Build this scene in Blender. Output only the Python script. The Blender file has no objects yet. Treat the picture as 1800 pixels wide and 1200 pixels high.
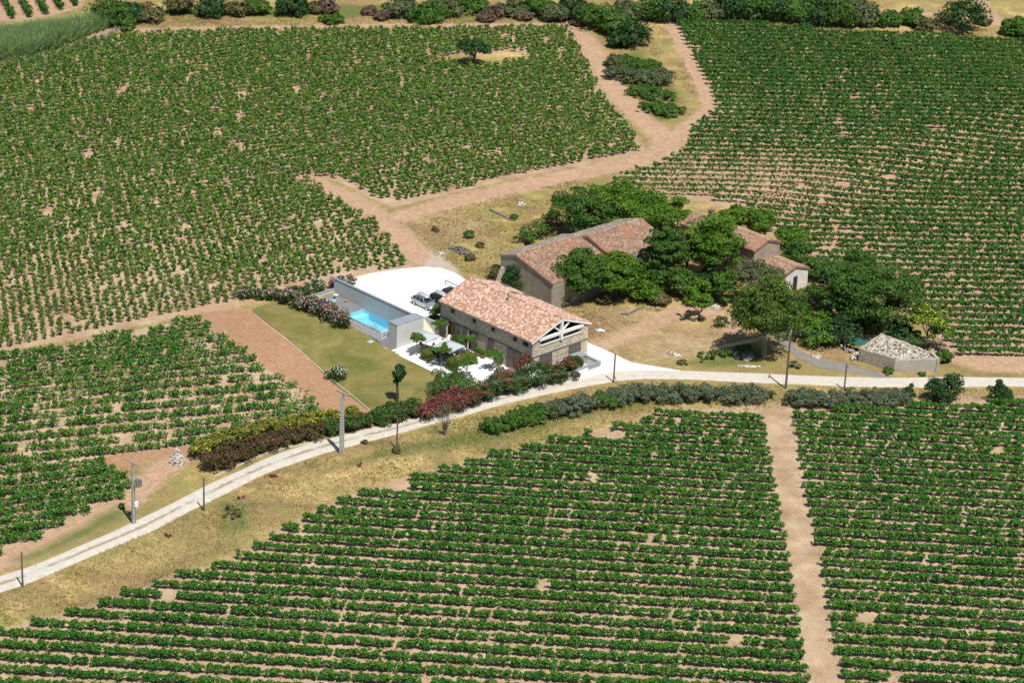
import bpy, math, random
import numpy as np
from mathutils import Matrix, Vector
from mathutils.geometry import delaunay_2d_cdt

R = math.radians
rng = np.random.default_rng(7)
random.seed(7)
SC = bpy.context.scene
COL = SC.collection

# ------------------------------------------------------------------ camera
FPX, PITCH, ROLL, CAMH = 4600.0, R(23.3), R(2.42), 146.0
cam_d = bpy.data.cameras.new('camera')
cam = bpy.data.objects.new('camera', cam_d)
COL.objects.link(cam)
_r = Vector((1, 0, 0)); _u = Vector((0, math.sin(PITCH), math.cos(PITCH))); _f = Vector((0, math.cos(PITCH), -math.sin(PITCH)))
_c, _s = math.cos(ROLL), math.sin(ROLL)
_rx = _c * _r + _s * _u
_ux = -_s * _r + _c * _u
cam.matrix_world = Matrix(((_rx.x, _ux.x, -_f.x, 0), (_rx.y, _ux.y, -_f.y, 0), (_rx.z, _ux.z, -_f.z, CAMH), (0, 0, 0, 1)))
cam_d.sensor_width = 36.0
cam_d.lens = FPX / 1800 * 36
cam_d.clip_start = 1.0
cam_d.clip_end = 20000
SC.camera = cam

# ------------------------------------------------------------------ daylight
SUN_EL, SUN_AZ = R(62), math.atan2(0.46, -0.89)      # azimuth from +Y towards +X
w = bpy.data.worlds.new('World'); SC.world = w; w.use_nodes = True
nt = w.node_tree; nt.nodes.clear()
sky = nt.nodes.new('ShaderNodeTexSky'); sky.sky_type = 'NISHITA'; sky.sun_disc = False
sky.sun_elevation = SUN_EL; sky.sun_rotation = SUN_AZ
bg = nt.nodes.new('ShaderNodeBackground'); bg.inputs[1].default_value = 0.07
wo = nt.nodes.new('ShaderNodeOutputWorld')
nt.links.new(sky.outputs[0], bg.inputs[0]); nt.links.new(bg.outputs[0], wo.inputs[0])
sd = bpy.data.lights.new('sun', 'SUN'); sd.energy = 5.0; sd.angle = R(0.5); sd.color = (1.0, 0.965, 0.905)
sun = bpy.data.objects.new('sun', sd); COL.objects.link(sun)
sv = Vector((math.sin(SUN_AZ) * math.cos(SUN_EL), math.cos(SUN_AZ) * math.cos(SUN_EL), math.sin(SUN_EL)))
sun.rotation_euler = sv.to_track_quat('Z', 'Y').to_euler()
SC.view_settings.view_transform = 'Standard'; SC.view_settings.look = 'None'
SC.view_settings.exposure = 0.1; SC.view_settings.gamma = 1.0

# ------------------------------------------------------------------ terrain height and pixel -> ground
HX, HY, HA = 2.8655, 326.4435, 0.7759            # the new house: near corner and heading
GV = np.array([math.cos(HA), math.sin(HA)]); LV = np.array([-math.sin(HA), math.cos(HA)])
HL, HW = 18.66, 10.65

def sst(x): x = np.clip(x, 0, 1); return x * x * (3 - 2 * x)
def to_st(x, y):
    dx, dy = x - HX, y - HY
    return dx * GV[0] + dy * GV[1], dx * LV[0] + dy * LV[1]
def from_st(s, t): return HX + s * GV[0] + t * LV[0], HY + s * GV[1] + t * LV[1]

def H(x, y):
    s, t = to_st(np.asarray(x, float), np.asarray(y, float))
    z = 1.62 * sst((t - 14) / 16.0)
    wgt = sst((16.5 - s) / 4.0) * (s > -3.2)
    z = np.maximum(z, 1.62 * sst((t - 19.5) / 2.2) * wgt)
    z = z + 0.35 * np.exp(-(((s + 10.3) / 2.0) ** 2 + ((t - 21.6) / 2.2) ** 2))
    return z

def ray(px, py):
    a, b = px - 900, py - 600
    u = (_c * a + _s * b) / FPX; v = (-_s * a + _c * b) / FPX
    return np.array([u, math.cos(PITCH) - v * math.sin(PITCH), -math.sin(PITCH) - v * math.cos(PITCH)])
def G(px, py, z=None):
    d = ray(px, py); zz = 0.8 if z is None else z
    for _ in range(1 if z is not None else 8):
        t = (zz - CAMH) / d[2]; p = d * t
        if z is None: zz = float(H(p[0], p[1]))
    return np.array([p[0], p[1], zz])
def GP(pts, z=None): return np.array([G(x, y, z)[:2] for x, y in pts])
def proj(P):
    P = np.asarray(P, float); X, Y, Z = P[..., 0], P[..., 1], P[..., 2] - CAMH
    f = Y * math.cos(PITCH) - Z * math.sin(PITCH); u = FPX * X / f; v = -FPX * (Y * math.sin(PITCH) + Z * math.cos(PITCH)) / f
    return 900 + _c * u - _s * v, 600 + _s * u + _c * v

# ------------------------------------------------------------------ 2-D helpers
def inside(poly, x, y):
    r = np.zeros(np.shape(x), bool); n = len(poly); j = n - 1
    for i in range(n):
        xi, yi = poly[i]; xj, yj = poly[j]
        if yi != yj:
            r ^= ((yi > y) != (yj > y)) & (x < (xj - xi) * (y - yi) / (yj - yi) + xi)
        j = i
    return r
def segdist(a, b, x, y):
    dx, dy = b[0] - a[0], b[1] - a[1]; L2 = dx * dx + dy * dy + 1e-12
    t = np.clip(((x - a[0]) * dx + (y - a[1]) * dy) / L2, 0, 1)
    return np.hypot(x - a[0] - t * dx, y - a[1] - t * dy)
def sdpoly(poly, x, y, lim=8.0):
    """signed distance to a polygon, positive inside, clamped"""
    x = np.asarray(x, float); y = np.asarray(y, float)
    out = np.full(x.shape, -lim)
    lo = poly.min(0) - lim; hi = poly.max(0) + lim
    m = (x > lo[0]) & (x < hi[0]) & (y > lo[1]) & (y < hi[1])
    if not m.any(): return out
    xs, ys = x[m], y[m]; d = np.full(xs.shape, 1e9)
    for i in range(len(poly)): d = np.minimum(d, segdist(poly[i - 1], poly[i], xs, ys))
    ins = inside(poly, xs, ys)
    out[m] = np.clip(np.where(ins, d, -d), -lim, lim)
    return out
def sdline(pts, wid, x, y, lim=8.0):
    x = np.asarray(x, float); y = np.asarray(y, float); d = np.full(x.shape, 1e9)
    for i in range(len(pts) - 1): d = np.minimum(d, segdist(pts[i], pts[i + 1], x, y))
    return np.clip(wid - d, -lim, lim)
def vnoise(x, y, scale, seed):
    """smooth value noise in 0..1"""
    r = np.random.default_rng(seed).random((256, 256)); x = np.asarray(x) / scale; y = np.asarray(y) / scale
    xi = np.floor(x).astype(int); yi = np.floor(y).astype(int); fx = sst(x - xi); fy = sst(y - yi)
    g = lambda i, j: r[i % 256, j % 256]
    return (g(xi, yi) * (1 - fx) + g(xi + 1, yi) * fx) * (1 - fy) + (g(xi, yi + 1) * (1 - fx) + g(xi + 1, yi + 1) * fx) * fy
def smooth_line(pts, step=1.0):
    """Catmull-Rom through 2-D points"""
    P = np.array(pts, float); P = np.vstack([2 * P[0] - P[1], P, 2 * P[-1] - P[-2]]); out = []
    for i in range(1, len(P) - 2):
        n = max(1, int(np.linalg.norm(P[i + 1] - P[i]) / step))
        for k in range(n):
            t = k / n; a, b, c, d = P[i - 1], P[i], P[i + 1], P[i + 2]
            out.append(0.5 * (2 * b + (c - a) * t + (2 * a - 5 * b + 4 * c - d) * t * t + (3 * b - a - 3 * c + d) * t ** 3))
    out.append(P[-2]); return np.array(out)

# ------------------------------------------------------------------ materials
MATS = {}
def nodes(name):
    m = bpy.data.materials.new(name); m.use_nodes = True; t = m.node_tree; t.nodes.clear(); MATS[name] = m
    return m, t, t.nodes.new, t.links.new
def rgb(c): return (c[0], c[1], c[2], 1.0)
def ramp(t, stops, interp='LINEAR'):
    n = t.nodes.new('ShaderNodeValToRGB'); n.color_ramp.interpolation = interp; e = n.color_ramp.elements
    while len(e) < len(stops): e.new(0.5)
    for k, (p, c) in enumerate(stops): e[k].position = p; e[k].color = rgb(c) if len(c) == 3 else c
    return n
def mixc(t, fac, a, b, blend='MIX'):
    n = t.nodes.new('ShaderNodeMix'); n.data_type = 'RGBA'; n.blend_type = blend
    for sock, v in ((n.inputs[0], fac), (n.inputs[6], a), (n.inputs[7], b)):
        if hasattr(v, 'links'): t.links.new(v, sock)
        elif isinstance(v, tuple): sock.default_value = rgb(v)
        else: sock.default_value = v
    return n.outputs[2]
def math_(t, op, a, b=0.0, c=0.0):
    n = t.nodes.new('ShaderNodeMath'); n.operation = op
    for k, v in enumerate((a, b, c)):
        if hasattr(v, 'links'): t.links.new(v, n.inputs[k])
        else: n.inputs[k].default_value = v
    return n.outputs[0]
def noise(t, scale, detail=3.0, rough=0.55, coord='Object', vec=None, dist=0.0):
    n = t.nodes.new('ShaderNodeTexNoise'); n.inputs['Scale'].default_value = scale; n.inputs['Detail'].default_value = detail
    n.inputs['Roughness'].default_value = rough; n.inputs['Distortion'].default_value = dist
    if vec is None:
        c = t.nodes.new('ShaderNodeTexCoord'); vec = c.outputs[coord]
    t.links.new(vec, n.inputs['Vector']); return n.outputs['Fac']
def attr(t, name, out='Fac'):
    n = t.nodes.new('ShaderNodeAttribute'); n.attribute_name = name; return n.outputs[out]
def finish(t, col, rough=0.8, spec=0.3, bump=None, bstr=0.4, bdist=0.05, metal=0.0, **kw):
    p = t.nodes.new('ShaderNodeBsdfPrincipled'); o = t.nodes.new('ShaderNodeOutputMaterial')
    if hasattr(col, 'links'): t.links.new(col, p.inputs['Base Color'])
    else: p.inputs['Base Color'].default_value = rgb(col)
    if hasattr(rough, 'links'): t.links.new(rough, p.inputs['Roughness'])
    else: p.inputs['Roughness'].default_value = rough
    p.inputs['Specular IOR Level'].default_value = spec; p.inputs['Metallic'].default_value = metal
    for k, v in kw.items(): p.inputs[k].default_value = v
    if bump is not None:
        b = t.nodes.new('ShaderNodeBump'); b.inputs['Strength'].default_value = bstr; b.inputs['Distance'].default_value = bdist
        t.links.new(bump, b.inputs['Height']); t.links.new(b.outputs[0], p.inputs['Normal'])
    t.links.new(p.outputs[0], o.inputs[0]); return p

def plain(name, col, rough=0.7, spec=0.3, var=0.25, scale=3.0, metal=0.0, bump=0.0):
    """a painted or raw surface with soft dirt and grain"""
    m, t, N, L = nodes(name)
    f = noise(t, scale, 4); g = noise(t, scale * 9, 2)
    d = math_(t, 'MULTIPLY_ADD', f, 0.75, math_(t, 'MULTIPLY', g, 0.25))
    r = ramp(t, [(0.25, tuple(c * (1 - var) for c in col)), (0.7, col)])
    L(d, r.inputs[0])
    finish(t, r.outputs[0], rough, spec, bump=g if bump else None, bstr=bump, metal=metal)
    return m

def leafmat(name, dark, light, tip, trans=0.22, spec=0.25):
    m, t, N, L = nodes(name)
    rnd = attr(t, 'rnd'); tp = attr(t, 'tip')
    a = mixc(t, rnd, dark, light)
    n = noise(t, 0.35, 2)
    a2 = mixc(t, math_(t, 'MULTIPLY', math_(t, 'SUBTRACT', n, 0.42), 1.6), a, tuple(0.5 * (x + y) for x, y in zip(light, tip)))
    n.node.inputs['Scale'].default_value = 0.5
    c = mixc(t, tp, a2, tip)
    p = N('ShaderNodeBsdfPrincipled'); p.inputs['Roughness'].default_value = 0.55; p.inputs['Specular IOR Level'].default_value = spec
    L(c, p.inputs['Base Color'])
    tr = N('ShaderNodeBsdfTranslucent'); L(mixc(t, 0.5, c, tip), tr.inputs[0])
    mx = N('ShaderNodeMixShader'); mx.inputs[0].default_value = trans
    L(p.outputs[0], mx.inputs[1]); L(tr.outputs[0], mx.inputs[2])
    o = N('ShaderNodeOutputMaterial'); L(mx.outputs[0], o.inputs[0])
    return m

# ------------------------------------------------------------------ objects
def link(o, parent=None):
    COL.objects.link(o)
    if parent is not None: o.parent = parent
    return o
def tag(o, label=None, cat=None, group=None, kind=None):
    if label: o['label'] = label
    if cat: o['category'] = cat
    if group: o['group'] = group
    if kind: o['kind'] = kind
    return o
def thing(name, label, cat, loc=(0, 0, 0), rz=0.0, group=None):
    o = bpy.data.objects.new(name, None); link(o); o.location = loc; o.rotation_euler = (0, 0, rz); o.empty_display_size = 0.3
    return tag(o, label, cat, group)
def np_mesh(name, V, F, mats, parent=None, loc=(0, 0, 0), midx=None, attrs=None, smooth=False):
    """V (n,3), F (m,k) all faces of one size"""
    me = bpy.data.meshes.new(name); V = np.asarray(V, np.float32); F = np.asarray(F, np.int32)
    k = F.shape[1]
    me.vertices.add(len(V)); me.vertices.foreach_set('co', (V - np.asarray(loc, np.float32) if parent is None else V).astype(np.float32).ravel())
    me.loops.add(F.size); me.loops.foreach_set('vertex_index', F.ravel())
    me.polygons.add(len(F)); me.polygons.foreach_set('loop_start', np.arange(0, F.size, k, dtype=np.int32))
    for m in mats: me.materials.append(m)
    if midx is not None: me.polygons.foreach_set('material_index', np.asarray(midx, np.int32))
    me.update(calc_edges=True)
    for nm, (dom, vals) in (attrs or {}).items():
        a = me.attributes.new(nm, 'FLOAT', dom); a.data.foreach_set('value', np.asarray(vals, np.float32))
    if smooth: me.polygons.foreach_set('use_smooth', np.ones(len(F), bool))
    o = bpy.data.objects.new(name, me); link(o, parent)
    if parent is None: o.location = loc
    return o

class MB:
    """collects boxes, tubes and polygons into one mesh"""
    def __init__(s): s.V = []; s.F = []; s.M = []
    def add(s, V, F, m=0):
        b = len(s.V); s.V += [tuple(map(float, v)) for v in V]; s.F += [tuple(b + i for i in f) for f in F]; s.M += [m] * len(F); return s
    def box(s, x0, x1, y0, y1, z0, z1, m=0):
        return s.add([(x0, y0, z0), (x1, y0, z0), (x1, y1, z0), (x0, y1, z0), (x0, y0, z1), (x1, y0, z1), (x1, y1, z1), (x0, y1, z1)],
                     [(3, 2, 1, 0), (4, 5, 6, 7), (0, 1, 5, 4), (1, 2, 6, 5), (2, 3, 7, 6), (3, 0, 4, 7)], m)
    def obox(s, a, b, w, h, m=0, up=(0, 0, 1)):
        """bar of width w and height h from a to b"""
        a = np.array(a, float); b = np.array(b, float); d = b - a; d /= np.linalg.norm(d); u = np.array(up, float)
        if abs(d @ u) > 0.98: u = np.array([1.0, 0, 0])
        r = np.cross(d, u); r /= np.linalg.norm(r); u = np.cross(r, d); V = []
        for p in (a, b):
            for i, j in ((-1, -1), (1, -1), (1, 1), (-1, 1)): V.append(p + r * w / 2 * i + u * h / 2 * j)
        return s.add(V, [(0, 1, 2, 3), (7, 6, 5, 4), (0, 4, 5, 1), (1, 5, 6, 2), (2, 6, 7, 3), (3, 7, 4, 0)], m)
    def tube(s, pts, rad, n=6, m=0, cap=True):
        pts = [np.array(p, float) for p in pts]; rad = list(rad) if hasattr(rad, '__len__') else [rad] * len(pts); V = []
        for i, p in enumerate(pts):
            d = pts[min(i + 1, len(pts) - 1)] - pts[max(i - 1, 0)]; d /= np.linalg.norm(d) + 1e-9
            u = np.array([0, 0, 1.0]) if abs(d[2]) < 0.9 else np.array([1.0, 0, 0]); r = np.cross(d, u); r /= np.linalg.norm(r); q = np.cross(r, d)
            for k in range(n): a = 2 * math.pi * k / n; V.append(p + rad[i] * (math.cos(a) * r + math.sin(a) * q))
        F = [(i * n + k, i * n + (k + 1) % n, (i + 1) * n + (k + 1) % n, (i + 1) * n + k) for i in range(len(pts) - 1) for k in range(n)]
        if cap: F += [tuple(range(n))[::-1], tuple((len(pts) - 1) * n + k for k in range(n))]
        return s.add(V, F, m)
    def prism(s, poly, z0, z1, m=0):
        n = len(poly); V = [(x, y, z0) for x, y in poly] + [(x, y, z1) for x, y in poly]
        return s.add(V, [tuple(range(n))[::-1], tuple(range(n, 2 * n))] + [(i, (i + 1) % n, n + (i + 1) % n, n + i) for i in range(n)], m)
    def extr(s, poly3, vec, m=0):
        n = len(poly3); P = [np.array(p, float) for p in poly3]; v = np.array(vec, float); V = P + [p + v for p in P]
        return s.add(V, [tuple(range(n))[::-1], tuple(range(n, 2 * n))] + [(i, (i + 1) % n, n + (i + 1) % n, n + i) for i in range(n)], m)
    def build(s, name, mats, parent=None, loc=(0, 0, 0), rz=0.0, smooth=False, bevel=0.0):
        me = bpy.data.meshes.new(name); me.from_pydata(s.V, [], s.F)
        for m in (mats if isinstance(mats, (list, tuple)) else [mats]): me.materials.append(m)
        me.polygons.foreach_set('material_index', s.M)
        if smooth: me.polygons.foreach_set('use_smooth', [True] * len(s.F))
        me.update(); o = bpy.data.objects.new(name, me); link(o, parent); o.location = loc; o.rotation_euler = (0, 0, rz)
        if bevel:
            b = o.modifiers.new('bevel', 'BEVEL'); b.width = bevel; b.segments = 1; b.limit_method = 'ANGLE'
        return o

def sheet(name, poly, zf, step, mat, skirt=0.0, parent=None):
    """a polygon cut out of a grid, draped on zf(x, y), with skirts going down"""
    poly = np.asarray(poly, float); B = []
    for i in range(len(poly)):
        a, b = poly[i], poly[(i + 1) % len(poly)]; n = max(1, int(np.linalg.norm(b - a) / step))
        B += [a + (b - a) * k / n for k in range(n)]
    B = np.array(B); nb = len(B); lo, hi = poly.min(0), poly.max(0)
    gx, gy = np.meshgrid(np.arange(lo[0], hi[0], step), np.arange(lo[1], hi[1], step)); gx = gx.ravel(); gy = gy.ravel()
    k = sdpoly(poly, gx, gy) > step * 0.4
    P = np.vstack([B, np.c_[gx[k], gy[k]]])
    vs, es, fs, *_ = delaunay_2d_cdt([Vector(p) for p in P], [(i, (i + 1) % nb) for i in range(nb)], [], 1, 1e-4)
    V = np.array([(v.x, v.y) for v in vs]); Z = zf(V[:, 0], V[:, 1]) * np.ones(len(V)); V3 = [tuple(q) for q in np.c_[V, Z]]
    F = [tuple(f) for f in fs]; F = [f if np.cross(V[f[1]] - V[f[0]], V[f[2]] - V[f[0]]) > 0 else f[::-1] for f in F]
    if skirt:
        cnt = {}
        for f in F:
            for i in range(len(f)): cnt[(f[i], f[(i + 1) % len(f)])] = 1
        for (a, b) in [e for e in cnt if (e[1], e[0]) not in cnt]:
            n0 = len(V3); V3 += [(V[a][0], V[a][1], Z[a] - skirt), (V[b][0], V[b][1], Z[b] - skirt)]; F.append((b, a, n0, n0 + 1))
    me = bpy.data.meshes.new(name); me.from_pydata(V3, [], F); me.materials.append(mat); me.update()
    return link(bpy.data.objects.new(name, me), parent)

# leaves ----------------------------------------------------------------------
class Leaves:
    def __init__(s): s.C = []; s.N = []; s.S = []; s.T = []
    def add(s, C, N, S, T=0.0):
        C = np.asarray(C, float); n = len(C); s.C.append(C); s.N.append(np.asarray(N, float)); s.S.append(np.ones(n) * S); s.T.append(np.ones(n) * T); return s
    def arrays(s, spread=0.75, aspect=0.62, r=rng):
        C = np.vstack(s.C); N = np.vstack(s.N); S = np.concatenate(s.S); T = np.concatenate(s.T); n = len(C)
        N = N / (np.linalg.norm(N, axis=1, keepdims=True) + 1e-9) + r.normal(0, spread, (n, 3)); N /= np.linalg.norm(N, axis=1, keepdims=True) + 1e-9
        A = np.cross(N, r.normal(0, 1, (n, 3))); A /= np.linalg.norm(A, axis=1, keepdims=True) + 1e-9; Bv = np.cross(N, A)
        sz = (S * r.uniform(0.7, 1.25, n))[:, None]
        V = np.stack([C - A * sz, C - Bv * sz * aspect, C + A * sz, C + Bv * sz * aspect], 1).reshape(-1, 3)
        V += np.repeat(N * sz * 0.12, 4, 0) * np.tile([[1.], [-1.], [1.], [-1.]], (n, 1))
        F = np.arange(4 * n).reshape(n, 4)
        return V, F, {'rnd': ('FACE', r.random(n)), 'tip': ('FACE', np.clip(T, 0, 1))}
    def build(s, name, mat, parent=None, loc=(0, 0, 0), **k):
        V, F, A = s.arrays(**k); return np_mesh(name, V, F, [mat], parent, loc, attrs=A)
def blob(r_, c, rad, n, flat=1.0, low=-0.5):
    """n points on the upper shell of an ellipsoid, with outward normals"""
    d = r_.normal(0, 1, (n, 3)); d /= np.linalg.norm(d, axis=1, keepdims=True); d[:, 2] = np.where(d[:, 2] < low, -d[:, 2], d[:, 2])
    q = r_.uniform(0.55, 1.0, n)[:, None] ** 0.6
    e = np.array([rad, rad, rad * flat]) if np.isscalar(rad) else np.array(rad)
    return np.asarray(c) + d * q * e, d / e * e.max()
# ================================================================== MATERIALS OF THE SETTING
def ground_mat():
    m, t, N, L = nodes('ground')
    n1 = noise(t, 0.09, 5, 0.65, dist=0.8); n2 = noise(t, 0.8, 5, 0.7, dist=1.6); n3 = noise(t, 6.0, 3, 0.75, dist=0.6); n4 = noise(t, 0.035, 3); n5 = noise(t, 0.3, 4)
    fine = math_(t, 'MULTIPLY_ADD', n3, 0.5, math_(t, 'MULTIPLY', n2, 0.5))
    # dry grass
    g0 = ramp(t, [(0.34, (0.14, 0.085, 0.045)), (0.45, (0.27, 0.175, 0.09)), (0.54, (0.39, 0.275, 0.115)), (0.66, (0.62, 0.48, 0.22))])
    L(math_(t, 'MULTIPLY_ADD', n2, 0.45, math_(t, 'MULTIPLY_ADD', n1, 0.6, math_(t, 'MULTIPLY_ADD', n3, 0.35, -0.2))), g0.inputs[0])
    ol = ramp(t, [(0.42, (0, 0, 0)), (0.56, (1, 1, 1))]); L(math_(t, 'MULTIPLY_ADD', n5, 0.5, math_(t, 'MULTIPLY', n4, 0.5)), ol.inputs[0])
    grass = mixc(t, math_(t, 'MULTIPLY', ol.outputs[0], 0.6), g0.outputs[0], mixc(t, n3, (0.12, 0.12, 0.035), (0.32, 0.31, 0.10)))
    # bare field soil
    s0 = ramp(t, [(0.34, (0.24, 0.15, 0.085)), (0.5, (0.40, 0.285, 0.18)), (0.68, (0.60, 0.475, 0.33))])
    L(math_(t, 'MULTIPLY_ADD', n3, 0.55, math_(t, 'MULTIPLY', n5, 0.45)), s0.inputs[0])
    soil = mixc(t, attr(t, 'pink'), s0.outputs[0], mixc(t, 0.45, s0.outputs[0], (0.40, 0.225, 0.15)))
    wg = ramp(t, [(0.56, (0, 0, 0)), (0.68, (1, 1, 1))]); L(math_(t, 'MULTIPLY_ADD', n2, 0.6, math_(t, 'MULTIPLY', n5, 0.4)), wg.inputs[0])
    soil = mixc(t, math_(t, 'MULTIPLY', wg.outputs[0], 0.4), soil, (0.40, 0.32, 0.12))
    def mask(name, amp=2.0, soft=0.5):
        a = attr(t, name); v = math_(t, 'ADD', a, math_(t, 'MULTIPLY', math_(t, 'SUBTRACT', math_(t, 'MULTIPLY_ADD', n2, 0.6, math_(t, 'MULTIPLY', n5, 0.4)), 0.5), amp * 2.2))
        q = N('ShaderNodeMapRange'); q.inputs['From Min'].default_value = -soft; q.inputs['From Max'].default_value = soft; L(v, q.inputs[0]); return q.outputs[0]
    c = mixc(t, mask('sd_soil', 1.0), grass, soil)
    tr = ramp(t, [(0.34, (0.26, 0.155, 0.095)), (0.5, (0.42, 0.275, 0.175)), (0.68, (0.59, 0.43, 0.305))]); L(fine, tr.inputs[0])
    c = mixc(t, mask('sd_track', 1.3, 0.7), c, tr.outputs[0])
    ti = ramp(t, [(0.3, (0.24, 0.13, 0.07)), (0.55, (0.38, 0.225, 0.13)), (0.75, (0.51, 0.34, 0.21))]); L(fine, ti.inputs[0])
    c = mixc(t, mask('sd_till', 0.5), c, ti.outputs[0])
    gv = ramp(t, [(0.3, (0.30, 0.245, 0.18)), (0.6, (0.47, 0.41, 0.33))]); L(fine, gv.inputs[0])
    c = mixc(t, mask('sd_gravel', 0.8), c, gv.outputs[0])
    gr = ramp(t, [(0.35, (0.07, 0.085, 0.025)), (0.6, (0.17, 0.19, 0.055)), (0.75, (0.33, 0.29, 0.10))]); L(fine, gr.inputs[0])
    c = mixc(t, mask('sd_green', 2.2, 0.9), c, gr.outputs[0])
    br = ramp(t, [(0.34, (0.15, 0.09, 0.055)), (0.48, (0.27, 0.18, 0.10)), (0.58, (0.38, 0.28, 0.16)), (0.70, (0.55, 0.44, 0.26))]); L(math_(t, 'MULTIPLY_ADD', n2, 0.5, math_(t, 'MULTIPLY_ADD', n1, 0.35, math_(t, 'MULTIPLY', n3, 0.2))), br.inputs[0])
    c = mixc(t, math_(t, 'MULTIPLY', mask('sd_brown', 3.0, 2.0), 0.85), c, br.outputs[0])
    st = ramp(t, [(0.73, (0, 0, 0)), (0.8, (1, 1, 1))]); L(noise(t, 3.1, 1, 0.4), st.inputs[0])
    c = mixc(t, math_(t, 'MULTIPLY', st.outputs[0], 0.5), c, (0.62, 0.55, 0.46))
    finish(t, c, 0.95, 0.1, bump=fine, bstr=0.55, bdist=0.12); return m
def gravel_road_mat():
    m, t, N, L = nodes('road_gravel'); uv = N('ShaderNodeUVMap'); sp = N('ShaderNodeSeparateXYZ'); L(uv.outputs[0], sp.inputs[0])
    n2 = noise(t, 1.1, 4, 0.65); n3 = noise(t, 9, 3, 0.7); n1 = noise(t, 0.25, 3)
    b = ramp(t, [(0.3, (0.36, 0.345, 0.315)), (0.5, (0.50, 0.48, 0.44)), (0.68, (0.62, 0.60, 0.55))]); L(math_(t, 'MULTIPLY_ADD', n3, 0.45, math_(t, 'MULTIPLY', n2, 0.55)), b.inputs[0])
    c = mixc(t, math_(t, 'MULTIPLY', n1, 0.45), b.outputs[0], (0.66, 0.56, 0.40))
    off = math_(t, 'ABSOLUTE', math_(t, 'ADD', sp.outputs[0], math_(t, 'MULTIPLY', math_(t, 'SUBTRACT', n2, 0.5), 0.5)))
    mid = ramp(t, [(0.06, (0.85, 0.85, 0.85)), (0.26, (0, 0, 0))]); L(off, mid.inputs[0])
    gap = ramp(t, [(0.36, (0, 0, 0)), (0.52, (1, 1, 1))]); L(n1, gap.inputs[0])
    worn = attr(t, 'grassy')
    c = mixc(t, math_(t, 'MULTIPLY', math_(t, 'MULTIPLY', mid.outputs[0], gap.outputs[0]), worn), c, (0.27, 0.21, 0.13))
    ed = ramp(t, [(0.84, (0, 0, 0)), (0.99, (1, 1, 1))]); L(off, ed.inputs[0])
    c = mixc(t, math_(t, 'MULTIPLY', ed.outputs[0], 0.6), c, (0.42, 0.31, 0.17))
    finish(t, c, 0.95, 0.1, bump=n3, bstr=0.4); return m
def lawn_mat():
    m, t, N, L = nodes('lawn'); n1 = noise(t, 0.2, 5, 0.65, dist=0.7); n2 = noise(t, 1.2, 4, 0.6); n3 = noise(t, 14, 3, 0.7)
    a = ramp(t, [(0.36, (0.085, 0.115, 0.025)), (0.50, (0.165, 0.152, 0.045)), (0.66, (0.255, 0.208, 0.078))]); L(math_(t, 'MULTIPLY_ADD', n1, 0.65, math_(t, 'MULTIPLY_ADD', n2, 0.22, math_(t, 'MULTIPLY', n3, 0.2))), a.inputs[0])
    c = mixc(t, math_(t, 'MULTIPLY', attr(t, 'tip'), 0.0), a.outputs[0], (0.1, 0.1, 0.1))
    finish(t, c, 0.9, 0.15, bump=n3, bstr=0.6, bdist=0.06); return m
M_GROUND, M_ROAD, M_LAWN = ground_mat(), gravel_road_mat(), lawn_mat()
M_PATIO = plain('white_paving', (0.83, 0.82, 0.80), 0.8, 0.2, 0.10, 0.5)
M_CARPARK = plain('white_gravel', (0.84, 0.83, 0.80), 0.9, 0.2, 0.10, 0.5, bump=0.3)
M_APRON = plain('pale_concrete_apron', (0.70, 0.70, 0.68), 0.9, 0.2, 0.18, 0.4)
M_ASPHALT = plain('old_asphalt', (0.27, 0.245, 0.22), 0.9, 0.2, 0.35, 0.7, bump=0.3)
M_KERB = plain('kerb', (0.60, 0.56, 0.48), 0.9, 0.2, 0.3, 1.5)

L_VINE = leafmat('vine_leaf', (0.008, 0.070, 0.009), (0.040, 0.200, 0.021), (0.21, 0.32, 0.035), 0.25)
L_VINE2 = leafmat('espalier_leaf', (0.010, 0.066, 0.009), (0.036, 0.165, 0.022), (0.19, 0.25, 0.035), 0.25)
L_BUSH = leafmat('bush_vine_leaf', (0.009, 0.078, 0.009), (0.046, 0.200, 0.020), (0.30, 0.31, 0.05), 0.25)
M_BARK = plain('bark', (0.11, 0.085, 0.065), 0.9, 0.1, 0.5, 2.0)
M_BARKG = plain('grey_bark', (0.23, 0.21, 0.19), 0.9, 0.1, 0.4, 2.0)

# ================================================================== FIELDS (outlines read off the photo, laid on the ground)
F_A = GP([(-60, 130), (0, 118), (75, 88), (200, 66), (420, 56), (700, 54), (998, 50), (1030, 110), (1055, 165), (1105, 228), (1128, 266), (1000, 292), (900, 312), (790, 338), (690, 362), (640, 338), (596, 314), (526, 310), (580, 345), (640, 380), (690, 420), (724, 466), (600, 487), (440, 523), (300, 557), (150, 588), (0, 614), (-60, 626)])
F_A_HOLE = GP([(762, 108), (835, 120), (925, 103), (918, 90), (835, 96), (790, 98)])
F_B = GP([(-60, 640), (150, 603), (300, 572), (352, 560), (402, 602), (470, 650), (540, 690), (572, 735), (420, 772), (190, 800), (176, 808), (232, 850), (224, 872), (180, 888), (140, 908), (100, 930), (62, 955), (0, 975), (-60, 990)])
F_C = GP([(1162, 722), (1338, 727), (1344, 775), (1354, 815), (1362, 860), (1368, 900), (1378, 950), (1388, 1000), (1395, 1060), (1412, 1150), (1424, 1230), (-60, 1230), (-60, 1140), (24, 1106), (90, 1090), (167, 1068), (210, 1050), (270, 1034), (306, 1016), (368, 1002), (418, 985), (445, 968), (476, 951), (496, 935), (530, 919), (566, 899), (633, 870), (684, 855), (728, 840), (804, 824), (842, 807), (900, 795), (960, 780), (1026, 768), (1074, 755), (1134, 742)])
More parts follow.
